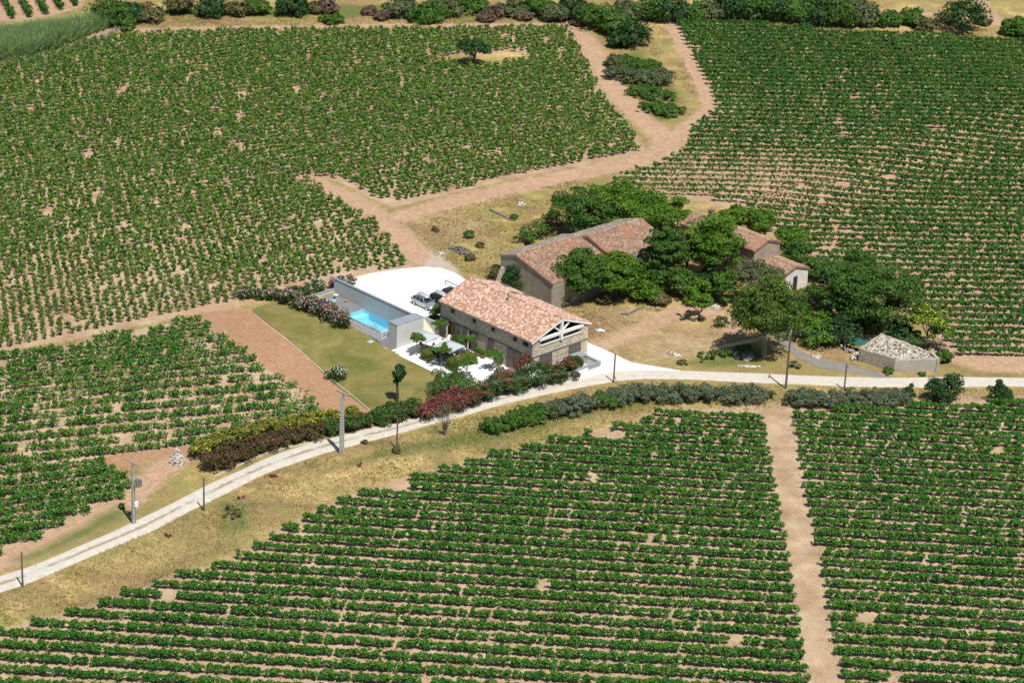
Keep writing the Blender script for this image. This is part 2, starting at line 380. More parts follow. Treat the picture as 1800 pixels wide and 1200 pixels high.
F_D = GP([(1394, 726), (1560, 722), (1640, 712), (1860, 712), (1860, 1230), (1484, 1230), (1458, 1090), (1446, 1010), (1428, 930), (1412, 860), (1404, 800)])
F_E = GP([(1190, 46), (1330, 48), (1440, 60), (1525, 62), (1660, 70), (1860, 84), (1860, 632), (1690, 628), (1660, 600), (1620, 560), (1540, 520), (1470, 470), (1400, 430), (1320, 372), (1240, 352), (1180, 345), (1072, 326), (1086, 314), (1150, 296), (1204, 268), (1216, 230), (1262, 197), (1246, 152), (1214, 92)])
F_F = GP([(-70, 40), (0, 36), (60, 32), (100, 22), (136, 12), (150, -40), (-70, -40)])
F_GG = GP([(1352, 13), (1492, 15), (1530, -40), (1340, -40)])
F_TILL = GP([(338, 556), (360, 548), (442, 541), (560, 640), (660, 728), (600, 742), (572, 735), (540, 690), (470, 650), (402, 602)])
F_TILL2 = GP([(186, 800), (330, 783), (420, 774), (575, 738), (610, 742), (330, 800), (250, 812), (215, 835), (176, 808)])
FIELDS = [F_A, F_B, F_C, F_D, F_E, F_F, F_GG]

ROAD_PX = [(-70, 1047), (0, 1026), (60, 1006), (150, 968), (240, 930), (320, 890), (400, 850), (480, 814), (560, 787), (640, 766), (720, 746), (800, 723), (880, 701), (960, 683), (1040, 668), (1110, 659), (1200, 659), (1300, 663), (1400, 667), (1500, 671), (1600, 672), (1720, 671), (1870, 672)]
ROAD = smooth_line(GP(ROAD_PX), 1.0)
TRACKS = [(GP([(995, 44), (1025, 70), (1058, 112), (1080, 152), (1112, 190), (1150, 226), (1172, 250), (1160, 272), (1090, 290), (1000, 309), (920, 327), (830, 347), (760, 366), (700, 384)]), 2.6),
          (GP([(535, 316), (600, 343), (650, 370), (695, 405), (735, 445), (770, 476)]), 2.4),
          (GP([(335, 552), (440, 528), (600, 492), (740, 474)]), 1.3),
          (GP([(1050, 608), (1085, 598), (1115, 583), (1150, 566), (1185, 551), (1220, 546), (1250, 549), (1275, 562), (1290, 580)]), 1.9),
          (GP([(-60, 125), (40, 95), (110, 76), (200, 55), (420, 50), (700, 46), (995, 44)]), 1.6),
          (GP([(1180, 40), (1205, 90), (1235, 150), (1250, 190), (1205, 225), (1172, 258)]), 1.6),
          (GP([(-60, 1000), (0, 985), (120, 940), (215, 885), (290, 820), (330, 795)]), 2.0),
          (GP([(1660, 620), (1730, 640), (1860, 645)]), 2.5),
          (GP([(1535, 20), (1620, 24), (1690, 30)]), 1.5), (GP([(1690, -30), (1720, 10), (1745, 40)]), 2.5)]
GRAVELS = [GP([(745, 470), (785, 478), (820, 500), (800, 470), (768, 440), (758, 442)])]
GREENS = [GP([(560, 830), (700, 800), (900, 770), (1060, 725), (1160, 712), (1160, 700), (900, 742), (700, 780)]), GP([(20, 985), (120, 940), (200, 890), (235, 900), (170, 935), (60, 985)]), GP([(-60, 90), (60, 70), (200, 40), (240, 30), (700, 30), (1000, 36), (995, 20), (700, 8), (235, 18), (100, 60), (-60, 110)]), GP([(1076, 112), (1120, 90), (1150, 120), (1195, 165), (1190, 205), (1160, 215), (1130, 190), (1105, 150)]),
          GP([(480, 830), (620, 810), (700, 800), (850, 775), (830, 760), (700, 785), (560, 820)]), GP([(380, 880), (440, 880), (440, 930), (390, 935)]), GP([(1190, 640), (1240, 620), (1330, 605), (1340, 640), (1270, 645)])]
PATIO = np.array([from_st(s, t) for s, t in [(-9.15, 19.3), (-9.15, 8.3), (-8.6, 2.4), (-6.5, 0.6), (-3.2, -0.7), (0.2, -0.6), (0.2, 21.2), (-2.8, 21.2), (-2.8, 19.3)]])
LAWN = GP([(441, 546), (452, 541)]); LAWN = np.vstack([LAWN, [from_st(-11.0, 39.8), from_st(-9.6, 38.6), from_st(-9.75, 19.0), from_st(-9.2, 19.0), from_st(-9.2, 8.2), from_st(-9.0, 3.5)], GP([(760, 700), (720, 724), (664, 733)])])
CARPARK = np.vstack([[from_st(-3.25, 21.9), from_st(-3.25, 37.6)], GP([(596, 500), (612, 490), (655, 480), (700, 473), (745, 469), (775, 471), (800, 480), (822, 494)], 1.7), [from_st(13.2, 28.5), from_st(12.8, 19.2), from_st(2.4, 19.2), from_st(2.3, 21.9)]])
APRON = np.vstack([GP([(1028, 600), (1062, 614), (1110, 637), (1200, 652)]), GP([(1210, 660), (1110, 662), (1040, 672), (1000, 678), (985, 676)]), [from_st(4.0, -3.4), from_st(10.8, -0.1)]])
ASPH = GP([(1540, 664), (1500, 655), (1440, 646), (1400, 628), (1375, 605), (1362, 590), (1378, 588), (1400, 612), (1432, 628), (1490, 640), (1540, 655), (1570, 664)])

# one ground sheet, fine where the photo looks, coarse to the horizon
def axis(core0, core1, step, far):
    a = np.arange(core0, core1 + 1e-6, step); ext = np.array([8, 25, 70, 180, 500, 1400, far])
    return np.concatenate([core0 - ext[::-1], a, core1 + ext])
gx = axis(-112, 112, 0.62, 4000); gy = axis(234, 548, 0.62, 5000)
X, Y = np.meshgrid(gx, gy); xf, yf = X.ravel(), Y.ravel()
Zg = H(xf, yf)
s_, t_ = to_st(xf, yf)
deck = (s_ > -9.3) & (s_ < -3.45) & (t_ > 19.4) & (t_ < 37.4)
Zg = np.where(deck, -1.2, Zg)
Zg = np.where((s_ > -9.0) & (s_ < 0.6) & (t_ > -0.2) & (t_ < 21.0), np.minimum(Zg, 0.0), Zg)
Zg = np.where((s_ > 0.3) & (s_ < HW - 0.3) & (t_ > 0.3) & (t_ < HL - 0.3), -0.3, Zg)
Zg = np.where((s_ > -3.0) & (s_ < 0.0) & (t_ > 18.9) & (t_ < 22.2), -0.1, Zg)
rd = sdline(ROAD[::4], 1.8, xf, yf)
Zg = Zg + 0.05 * (vnoise(xf, yf, 2.2, 3) - 0.5) * np.where(rd > -1.0, 0.2, 1.0) * (np.abs(xf) < 130)
nx, ny = len(gx), len(gy); I = np.arange(nx * ny).reshape(ny, nx)
Fq = np.stack([I[:-1, :-1], I[:-1, 1:], I[1:, 1:], I[1:, :-1]], -1).reshape(-1, 4)
SOILX = [GP([(1140, 732), (1350, 712), (1500, 711), (1640, 700), (1860, 698), (1860, 720), (1140, 745)]), GP([(1336, 715), (1396, 715), (1410, 860), (1430, 1000), (1484, 1230), (1420, 1230), (1390, 1000), (1362, 860)])]
soil = np.max([sdpoly(p, xf, yf) for p in FIELDS + SOILX], 0) + 0.8
soil = np.minimum(soil, -sdpoly(F_A_HOLE, xf, yf))
track = np.max([sdline(p, wd, xf, yf) for p, wd in TRACKS], 0)
till = np.maximum(sdpoly(F_TILL, xf, yf), sdpoly(F_TILL2, xf, yf))
grav = np.max([sdpoly(p, xf, yf) for p in GRAVELS], 0)
green = np.max([sdpoly(p, xf, yf) for p in GREENS], 0)
BROWNS = [GP([(985, 545), (1110, 545), (1180, 535), (1210, 560), (1150, 600), (1120, 640), (1080, 615), (1040, 590)]), GP([(1120, 600), (1200, 570), (1290, 575), (1300, 610), (1220, 630), (1130, 640)]), GP([(700, 395), (770, 370), (860, 395), (840, 415), (770, 425), (720, 420)]), GP([(1360, 600), (1500, 635), (1500, 610), (1430, 590)])]
brown = np.minimum(np.max([sdpoly(p, xf, yf) for p in BROWNS], 0), -track - 0.3)
pink = np.clip(np.maximum(sdpoly(F_E, xf, yf, 20) / 10 + 0.5, np.maximum(sdpoly(F_F, xf, yf, 20) / 4 + 0.8, np.clip(0.25 + (yf - 400) / 200, 0, 0.5) * (xf < 40))), 0, 1)
g_ = np_mesh('ground', np.c_[xf, yf, Zg], Fq, [M_GROUND], attrs={k: ('POINT', v) for k, v in dict(sd_soil=soil, sd_track=track, sd_till=till, sd_gravel=grav, sd_green=green, sd_brown=brown, pink=pink).items()}, smooth=True)
tag(g_, kind='structure')

# road, lawn, paving
def road_strip(name, line, half, mat, lift, grassy):
    P = np.asarray(line); T = np.gradient(P, axis=0); T /= np.linalg.norm(T, axis=1, keepdims=True); Nn = np.c_[-T[:, 1], T[:, 0]]; us = np.linspace(-1, 1, 11)
    hw = half * (1 + 0.22 * (vnoise(np.arange(len(P)), np.zeros(len(P)), 6, 9)[:, None] - 0.5))
    XY = P[:, None, :] + Nn[:, None, :] * (us[None, :, None] * hw[:, :, None]); Z = H(XY[..., 0], XY[..., 1]) + lift - 0.06 * (np.abs(us) > 0.99)
    V = np.concatenate([XY, Z[..., None]], -1).reshape(-1, 3); n, k = len(P), len(us); I = np.arange(n * k).reshape(n, k)
    F = np.stack([I[:-1, :-1], I[1:, :-1], I[1:, 1:], I[:-1, 1:]], -1).reshape(-1, 4)[:, ::-1]
    o = np_mesh(name, V, F, [mat], attrs={'grassy': ('POINT', np.repeat(grassy, k))}, smooth=True)
    uv = o.data.uv_layers.new(name='UVMap'); UV = np.stack(np.broadcast_arrays(us[None, :], np.arange(n)[:, None]), -1).reshape(-1, 2)
    uv.data.foreach_set('uv', UV[F.ravel()].astype(np.float32).ravel()); return tag(o, kind='structure')
rpx, _ = proj(np.c_[ROAD, H(ROAD[:, 0], ROAD[:, 1])])
road_strip('road', ROAD, 1.65, M_ROAD, 0.06, np.clip(1.15 - (rpx - 650) / 420, 0.0, 1.0))
tag(sheet('lawn', LAWN, lambda x, y: H(x, y) + 0.07, 0.7, M_LAWN, 0.3), kind='structure')
tag(sheet('patio', PATIO, lambda x, y: 0.10 + 0 * x, 1.5, M_PATIO, 0.4), kind='structure')
tag(sheet('car_park', CARPARK, lambda x, y: 1.72 + 0 * x, 1.2, M_CARPARK, 0.4), kind='structure')
tag(sheet('forecourt', APRON, lambda x, y: H(x, y) + 0.045, 0.8, M_APRON, 0.1), kind='structure')
tag(sheet('asphalt_drive', ASPH, lambda x, y: H(x, y) + 0.04, 0.8, M_ASPHALT, 0.1), kind='structure')

# ================================================================== VINES
ONES = 'first second third fourth fifth sixth seventh eighth ninth tenth eleventh twelfth thirteenth fourteenth fifteenth sixteenth seventeenth eighteenth nineteenth'.split()
TENS = {2: ('twenty', 'twentieth'), 3: ('thirty', 'thirtieth'), 4: ('forty', 'fortieth'), 5: ('fifty', 'fiftieth'), 6: ('sixty', 'sixtieth'), 7: ('seventy', 'seventieth')}
def nth(k):
    if k < 20: return ONES[k - 1]
    a, b = divmod(k, 10); return TENS[a][1] if b == 0 else TENS[a][0] + '-' + ONES[b - 1]
def clip_row(poly, p, d):
    """stretches of the line p + t d that lie inside the polygon"""
    n = np.array([-d[1], d[0]]); ts = []
    for i in range(len(poly)):
        a, b = poly[i - 1], poly[i]; da, db = (a - p) @ n, (b - p) @ n
        if (da > 0) != (db > 0): q = a + (b - a) * da / (da - db); ts.append((q - p) @ d)
    ts.sort(); return [(ts[i], ts[i + 1]) for i in range(0, len(ts) - 1, 2)]
def row_family(poly, p0, ang, spacing):
    d = np.array([math.cos(ang), math.sin(ang)]); n = np.array([-d[1], d[0]]); k = (poly - p0) @ n; out = []
    for i in range(int(math.floor(k.min() / spacing)), int(math.ceil(k.max() / spacing)) + 1):
        p = p0 + n * spacing * i; out.append((i, [(p + d * a, p + d * b) for a, b in clip_row(poly, p, d) if b - a > 1.2]))
    return d, n, [o for o in out if o[1]][::-1]          # far rows first
def in_view(x, y, z=0.8, m=25):
    u, v = proj(np.stack(np.broadcast_arrays(x, y, z), -1)); return (u > -m) & (u < 1800 + m) & (v > -m) & (v < 1200 + m)
def trunks_np(B, h, r):
    """thin three-sided stems; B bases (n,3)"""
    n = len(B); ang = np.array([0, 2.1, 4.2]); ring = np.c_[np.cos(ang), np.sin(ang), np.zeros(3)]
    top = B + np.c_[rng.normal(0, 0.05, (n, 2)), h]
    V = np.concatenate([B[:, None] + ring * r, top[:, None] + ring * r * 0.8], 1).reshape(-1, 3); o = np.arange(n)[:, None] * 6
    F = np.stack([np.stack([o[:, 0] + i, o[:, 0] + (i + 1) % 3, o[:, 0] + 3 + (i + 1) % 3, o[:, 0] + 3 + i], -1) for i in range(3)], 1).reshape(-1, 4)
    return V, F
def hedge_row(name, segs, leaf, vig, dens, halfw, z0, z1, size, mats, tipf=0.10, stem=0.45, shoots=0.35, posts=0.0):
    """one trained vine row: stems every metre, a leafy band whose fullness follows vig(x, y), loose shoots"""
    Lf = Leaves(); stems = []; pst = []
    for a, b in segs:
        ln = np.linalg.norm(b - a); d = (b - a) / ln; nrm = np.array([-d[1], d[0]]); nv = max(1, int(ln / 1.05)); tv = (np.arange(nv) + 0.5) * ln / nv + rng.normal(0, 0.1, nv)
        P = a + d * tv[:, None]; v = vig(P[:, 0], P[:, 1]); ok = (v > 0.05) & in_view(P[:, 0], P[:, 1]); P, v = P[ok], v[ok]
        if not len(P): continue
        nl = 11                                                # leafy lumps along each vine
        li = np.repeat(np.arange(len(P)), nl); vl = np.clip(v[li] * rng.uniform(0.7, 1.25, len(li)), 0, 1.25); keep = rng.random(len(li)) < 0.42 + 0.9 * vl; li, vl = li[keep], vl[keep]; nk = len(li)
        if not nk: continue
        hh = (z1 - z0) * (0.5 + 0.5 * vl); al = rng.uniform(-0.58, 0.58, nk); la = rng.normal(0, 0.42, nk) * halfw; zc_ = z0 + hh * rng.beta(2.2, 1.6, nk); lr = halfw * (0.42 + 0.20 * vl) * rng.uniform(0.7, 1.2, nk)
        cx = P[li] + d * al[:, None] + nrm * la[:, None]; cnt = np.maximum(3, (dens / nl * 1.25 * (0.35 + 0.75 * vl)).astype(int)); idx = np.repeat(np.arange(nk), cnt); n = len(idx)
        u = rng.normal(0, 1, (n, 3)); u /= np.linalg.norm(u, axis=1, keepdims=True); q = rng.uniform(0.5, 1.05, n)[:, None]
        C = np.c_[cx[idx], H(cx[idx, 0], cx[idx, 1]) + zc_[idx]] + u * q * np.c_[lr[idx] * 1.25, lr[idx] * 1.25, lr[idx] * 0.85]
        Nm = u + np.c_[nrm * (la[idx] / halfw)[:, None] * 0.7, np.full(n, 0.55) + 0.5 * (zc_[idx] - z0) / (z1 - z0)]
        rel = (C[:, 2] - H(C[:, 0], C[:, 1]) - z0) / (z1 - z0); tip = np.clip((rel - 0.75) / 0.4, 0, 1) * 0.4 * rng.random(n) + tipf * rng.random(n) * (1.25 - vl[idx]) + 0.4 * np.clip(0.5 - vl[idx], 0, 1)
        Lf.add(C, Nm, size, tip)
        ns = int(len(P) * shoots * 3)
        if ns:                                               # arching shoots with paler young leaves
            j = rng.integers(0, len(P), ns); k = 5; q = np.arange(1, k + 1) / k; sgn = rng.choice([-1, 1], ns); out = rng.uniform(0.15, 0.6, ns); up = rng.uniform(0.0, 0.40, ns); al = rng.normal(0, 0.5, ns)
            bx = P[j] + d * al[:, None]; S3 = np.stack([bx[:, None, 0] + nrm[0] * (sgn * (halfw * 0.6 + 0))[:, None] + (nrm[0] * sgn * out)[:, None] * q + d[0] * (al * .6)[:, None] * q, bx[:, None, 1] + nrm[1] * (sgn * halfw * 0.6)[:, None] + (nrm[1] * sgn * out)[:, None] * q + d[1] * (al * .6)[:, None] * q,
                                                        np.broadcast_to((z0 + (z1 - z0) * (0.5 + 0.45 * v[j]))[:, None] + up[:, None] * q * (1.4 - q), (ns, k))], -1).reshape(-1, 3)
            S3[:, 2] += H(S3[:, 0], S3[:, 1]); Lf.add(S3, np.tile([0, 0, 1.0], (len(S3), 1)), size * 0.62, np.tile(0.25 + 0.6 * q, ns))
        stems.append(np.c_[P, H(P[:, 0], P[:, 1]) - 0.03])
        if posts:
            m_ = max(2, int(ln / posts)); Q = a + d * (np.linspace(0.1, ln - 0.1, m_))[:, None]; Q = Q[in_view(Q[:, 0], Q[:, 1])]
            if len(Q): pst.append(np.c_[Q, H(Q[:, 0], Q[:, 1]) - 0.03])
    if not Lf.C: return None
    V, F, A = Lf.arrays(spread=0.45); B = np.vstack(stems); V2, F2 = trunks_np(B, np.full(len(B), stem + 0.1), 0.035); mi = [np.zeros(len(F)), np.ones(len(F2))]; VV = [V, V2]; FF = [F, F2 + len(V)]
    if pst:
        B = np.vstack(pst); V3, F3 = trunks_np(B, np.full(len(B), z1 + 0.15), 0.03); VV.append(V3); FF.append(F3 + len(V) + len(V2)); mi.append(np.full(len(F3), 2))
    ne = sum(map(len, FF)) - len(F); at = {k: ('FACE', np.concatenate([vv[1], np.zeros(ne)])) for k, vv in A.items()}
    loc = np.r_[segs[0][0], H(*segs[0][0])]
    return np_mesh(name, np.vstack(VV), np.vstack(FF), mats, None, loc, np.concatenate(mi), at)

M_STAKE = plain('grey_stake', (0.30, 0.27, 0.23), 0.9, 0.1, 0.3)
def hole(x, y, seed, thr, scale=2.2): return vnoise(x, y, scale, seed) < thr
# foreground, left of the grassy strip
def row_angle(a, b): A_, B_ = G(*a), G(*b); return math.atan2(B_[1] - A_[1], B_[0] - A_[0])
def vigC(x, y):
    v = 0.42 + 1.1 * (0.5 * vnoise(x, y, 3.0, 21) + 0.5 * vnoise(x, y, 1.2, 22)) + 0.25 * (vnoise(x, y, 18, 23) - 0.5); return np.where(hole(x, y, 24, 0.06, 1.6), 0.0, np.clip(v, 0.1, 1.15))
ANG_CD = row_angle((1480, 755), (1799, 773.2))
dC, nC, rows = row_family(F_C, G(635, 872)[:2], ANG_CD, 2.6)
k = 0
for i, segs in rows:
    o = hedge_row('vine_row', segs, L_VINE, vigC, 200, 0.41, 0.36, 1.14, 0.15, [L_VINE, M_BARK, M_STAKE], posts=8)
    if o is None: continue
    k += 1; tag(o, f'{nth(k)} trained green vine row from the road, on the left of the bare grassy strip', 'vine row', 'vine rows in the near left vineyard')
dD, nD, rows = row_family(F_D, G(1480, 739.6)[:2], ANG_CD, 2.6)
k = 0
for i, segs in rows:
    o = hedge_row('vine_row', segs, L_VINE, vigC, 200, 0.41, 0.36, 1.14, 0.15, [L_VINE, M_BARK, M_STAKE], posts=8)
    if o is None: continue
    k += 1; tag(o, f'{nth(k)} trained green vine row from the road, on the right of the bare grassy strip', 'vine row', 'vine rows in the near right vineyard')
# upper right vineyard
def vigE(x, y):
    u, v_ = proj(np.stack([x, y, np.full(np.shape(x), 1.4)], -1)); base = 0.80 - 0.60 * np.exp(-(((u - 1260) / 300) ** 2 + ((v_ - 325) / 48) ** 2)) - 0.10 * np.clip((v_ - 330) / 60, 0, 1) + 0.30 * np.clip((230 - v_) / 120, 0, 1) + 0.15 * np.clip((u - 1400) / 300, 0, 1)
    v = base + 0.55 * (0.6 * vnoise(x, y, 2.0, 31) + 0.4 * vnoise(x, y, 7, 32) - 0.5); return np.where(hole(x, y, 33, 0.10 - 0.06 * np.clip((230 - v_) / 120, 0, 1), 1.5), 0, np.clip(v, 0.08, 1.2))
dE, nE, rows = row_family(F_E, G(1751, 625.6)[:2], ANG_CD + R(5.4), 2.46)
k = 0
for i, segs in rows[::-1]:
    o = hedge_row('vine_row', segs, L_VINE2, vigE, 78, 0.44, 0.55, 1.5, 0.21, [L_VINE2, M_BARK, M_STAKE], shoots=0.15, posts=6)
    if o is None: continue
    k += 1; tag(o, f'{nth(k)} thin vine row counted upward from the stony ruin into the far right vineyard', 'vine row', 'vine rows in the far right vineyard')
# ragged rows left of the bare tilled strip
def vigB(x, y):
    u, v_ = proj(np.stack([x, y, np.full(np.shape(x), 1.0)], -1)); v = 0.02 + 1.0 * (0.6 * vnoise(x, y, 2.6, 41) + 0.4 * vnoise(x, y, 1.2, 42)) + 0.35 * np.clip((v_ - 760) / 120, 0, 1) - 0.25 * np.clip((u - 380) / 200, 0, 1) * (v_ < 700)
    return np.where(hole(x, y, 43, 0.17 - 0.13 * np.clip((v_ - 740) / 120, 0, 1), 1.8), 0, np.clip(v, 0.08, 1.15))
ANG_B = row_angle((100, 890), (229, 872))
dB, nB, rows = row_family(F_B, G(60, 966)[:2], ANG_B, 2.46)
k = 0
for i, segs in rows[::-1]:
    o = hedge_row('vine_row', segs, L_VINE, vigB, 120, 0.56, 0.28, 1.3, 0.175, [L_VINE, M_BARK, M_STAKE], shoots=0.7, tipf=0.25)
    if o is None: continue
    k += 1; tag(o, f'{nth(k)} ragged gappy vine row counted up from the transformer pole, left of the tilled strip', 'vine row', 'ragged vine rows left of the tilled strip')
# short rows at the top corners of the photo
dF, nF, rows = row_family(F_F, G(52, 30)[:2], row_angle((52, 28), (28, -14)), 3.3)
k = 0
for i, segs in rows[::-1]:
    o = hedge_row('vine_row', segs, L_VINE2, lambda x, y: 0.8 + 0 * x, 60, 0.6, 0.3, 1.6, 0.24, [L_VINE2, M_BARK, M_STAKE], shoots=0.1)
    if o is None: continue
    k += 1; tag(o, f'{nth(k)} neat vine row on red soil behind the cane bed', 'vine row', 'vine rows on red soil behind the canes')
dG, nG, rows = row_family(F_GG, G(1400, 8)[:2], ANG_CD + R(4), 2.8)
k = 0
for i, segs in rows[::-1]:
    o = hedge_row('vine_row', segs, L_VINE2, lambda x, y: 0.6 + 0.4 * vnoise(x, y, 2, 5), 30, 0.6, 0.3, 1.5, 0.26, [L_VINE2, M_BARK, M_STAKE], shoots=0.1)
    if o is None: continue
    k += 1; tag(o, f'{nth(k)} vine row beyond the hedge of round bushes at the top right edge', 'vine row', 'vine rows beyond the top hedge')

# free-standing bush vines of the upper left vineyard
ANG_A = row_angle((0, 616), (725, 467)); dA = np.array([math.cos(ANG_A), math.sin(ANG_A)]); nA = np.array([-dA[1], dA[0]])
pA = G(725, 467)[:2]; ii, jj = np.meshgrid(np.arange(-150, 140), np.arange(0, 120)); jj = jj.ravel(); ii = ii.ravel()
Q = pA + dA * (ii * 1.28 + (jj % 2) * 0.64)[:, None] + nA * (jj * 1.72 + 0.9)[:, None]
Q = np.vstack([Q, pA + dA * (ii * 1.28)[:, None] - nA * (jj * 1.72 + 0.82)[:, None]])
Q = Q + rng.normal(0, 0.10, Q.shape)
ok = (sdpoly(F_A, Q[:, 0], Q[:, 1]) > 0.2) & (sdpoly(F_A_HOLE, Q[:, 0], Q[:, 1]) < -0.3) & in_view(Q[:, 0], Q[:, 1])
Q = Q[ok]; Q = Q[~hole(Q[:, 0], Q[:, 1], 51, 0.13, 2.2)]
qu, qv = proj(np.c_[Q, H(Q[:, 0], Q[:, 1])])
def bush_leaves(nv, n, r_, r0=0.46, hgt=1.12):
    """nv goblet-trained bush vines of n leaves: a ring of leafy lumps on a short stem, paler shoots on top"""
    nb = 6; az = r_.uniform(0, 6.28, (nv, nb)); rd = r0 * r_.uniform(0.25, 1.0, (nv, nb)); lz = r_.uniform(0.50, 0.85, (nv, nb)); lr = r_.uniform(0.20, 0.30, (nv, nb)); k = r_.integers(0, nb, (nv, n)); I = np.arange(nv)[:, None]
    u = r_.normal(0, 1, (nv, n, 3)); u /= np.linalg.norm(u, axis=2, keepdims=True); q = r_.uniform(0.5, 1.0, (nv, n)); up = r_.random((nv, n)) < 0.2
    C = np.stack([np.cos(az) * rd, np.sin(az) * rd, lz], -1)[I, k] + u * (q * lr[I, k])[..., None]; sh = r_.uniform(0, 1, (nv, n)) * (hgt - 0.7)
    C[..., 2] += np.where(up, sh, 0); C[..., :2] *= np.where(up, 1.15, 1.0)[..., None]
    N_ = u + np.stack([np.cos(az) * .6, np.sin(az) * .6, 0.6 + 0 * az], -1)[I, k]; T_ = np.where(up, 0.25 + 0.7 * r_.random((nv, n)) * sh / (hgt - 0.7), np.clip((C[..., 2] - 0.8) / 0.4, 0, 1) * 0.5 * r_.random((nv, n)))
    return C.reshape(-1, 3), N_.reshape(-1, 3), T_.reshape(-1)
near = np.argsort(-qv + np.where((qu < 0) | (qu > 1790), 1e4, 0))[:300]; isn = np.zeros(len(Q), bool); isn[near] = True
protos = []
for v in range(6):
    C, N_, T_ = bush_leaves(1, 130, rng, rng.uniform(0.36, 0.50), rng.uniform(1.05, 1.3)); Lf = Leaves().add(C, N_, 0.125, T_); fo = Lf.build('foliage', L_BUSH, None)
    mb = MB().tube([(0, 0, -0.05), (0.02, 0.01, 0.3), (0.0, 0.03, 0.5)], [0.06, 0.05, 0.06], 5)
    for a in range(4): mb.tube([(0, 0.02, 0.42), (0.16 * math.cos(a * 1.57), 0.16 * math.sin(a * 1.57), 0.62)], [0.03, 0.02], 4)
    tr = mb.build('trunk', M_BARK); protos.append((fo.data, tr.data)); bpy.data.objects.remove(fo); bpy.data.objects.remove(tr)
for n_, i in enumerate(near):
    x, y = Q[i]; t = thing('bush_vine', 'small goblet-shaped bush vine near the front edge of the big upper left vineyard', 'grape vine', (x, y, float(H(x, y))), rng.uniform(0, 6.28), 'separate bush vines of the upper left vineyard')
    sc = rng.uniform(0.82, 1.15); t.scale = (sc, sc, sc * rng.uniform(0.9, 1.1)); f_, r_ = protos[n_ % 6]; link(bpy.data.objects.new('foliage', f_), t); link(bpy.data.objects.new('trunk', r_), t)
rest = np.where(~isn)[0]; Lf = Leaves(); full = 1.0 + 0.5 * np.clip((500 - qv[rest] - 0.12 * qu[rest]) / 180, 0, 1) + 0.6 * (vnoise(Q[rest, 0], Q[rest, 1], 7, 52) - 0.5) + 0.4 * (vnoise(Q[rest, 0], Q[rest, 1], 2.0, 53) - 0.5)
NL = 52; P = []; 
C, N_, T_ = bush_leaves(len(rest), NL, rng); rep = np.repeat(np.arange(len(rest)), NL); fs = np.clip(full[rep], 0.6, 1.6) * rng.uniform(0.85, 1.15, len(rest))[rep]
C = C * np.c_[fs, fs, 0.75 + 0.3 * fs]; base = Q[rest][rep]; C[:, :2] += base; C[:, 2] += H(base[:, 0], base[:, 1])
Lf.add(C, N_, 0.225, T_ * (1.0 - 0.5 * np.clip(full[rep] - 0.8, 0, 0.6)))
V, F, A = Lf.arrays(spread=0.45); B = np.c_[Q[rest], H(Q[rest, 0], Q[rest, 1]) - 0.03]; V2, F2 = trunks_np(B, np.full(len(B), 0.55), 0.05)
o = np_mesh('bush_vines', np.vstack([V, V2]), np.vstack([F, F2 + len(V)]), [L_BUSH, M_BARK], None, (0, 0, 0), np.r_[np.zeros(len(F)), np.ones(len(F2))], {k: ('FACE', np.concatenate([a[1], np.zeros(len(F2))])) for k, a in A.items()})
tag(o, 'mass of low green bush vines filling the big upper left vineyard up to the hedges', 'grape vines', kind='stuff')
print('vines', len(Q), 'bush', len(rest))
# ================================================================== BUILDINGS
def stone_mat(name, stones, joint, scale=3.2, stretch=1.5, mortar=0.09):
    m, t, N, L = nodes(name); tc = N('ShaderNodeTexCoord'); mp = N('ShaderNodeMapping'); mp.inputs['Scale'].default_value = (1, 1, stretch); L(tc.outputs['Object'], mp.inputs[0])
    nz = N('ShaderNodeTexNoise'); nz.inputs['Scale'].default_value = 3.0; L(mp.outputs[0], nz.inputs['Vector'])
    mv = N('ShaderNodeMix'); mv.data_type = 'VECTOR'; mv.inputs[0].default_value = 0.10; L(mp.outputs[0], mv.inputs[4]); L(nz.outputs['Color'], mv.inputs[5])
    vo = N('ShaderNodeTexVoronoi'); vo.inputs['Scale'].default_value = scale; L(mv.outputs[1], vo.inputs['Vector'])
    ve = N('ShaderNodeTexVoronoi'); ve.feature = 'DISTANCE_TO_EDGE'; ve.inputs['Scale'].default_value = scale; L(mv.outputs[1], ve.inputs['Vector'])
    sp = N('ShaderNodeSeparateColor'); L(vo.outputs['Color'], sp.inputs[0])
    n = len(stones); r = ramp(t, [((k + 0.5) / n, c) for k, c in enumerate(stones)]); L(sp.outputs[0], r.inputs[0])
    e = ramp(t, [(mortar * 0.3, (1, 1, 1)), (mortar, (0, 0, 0))]); L(ve.outputs['Distance'], e.inputs[0])
    c = mixc(t, e.outputs[0], r.outputs[0], joint); big = noise(t, 0.5, 4)
    c = mixc(t, math_(t, 'MULTIPLY', big, 0.25), c, joint)
    finish(t, c, 0.9, 0.15, bump=ve.outputs['Distance'], bstr=0.6, bdist=0.06); return m
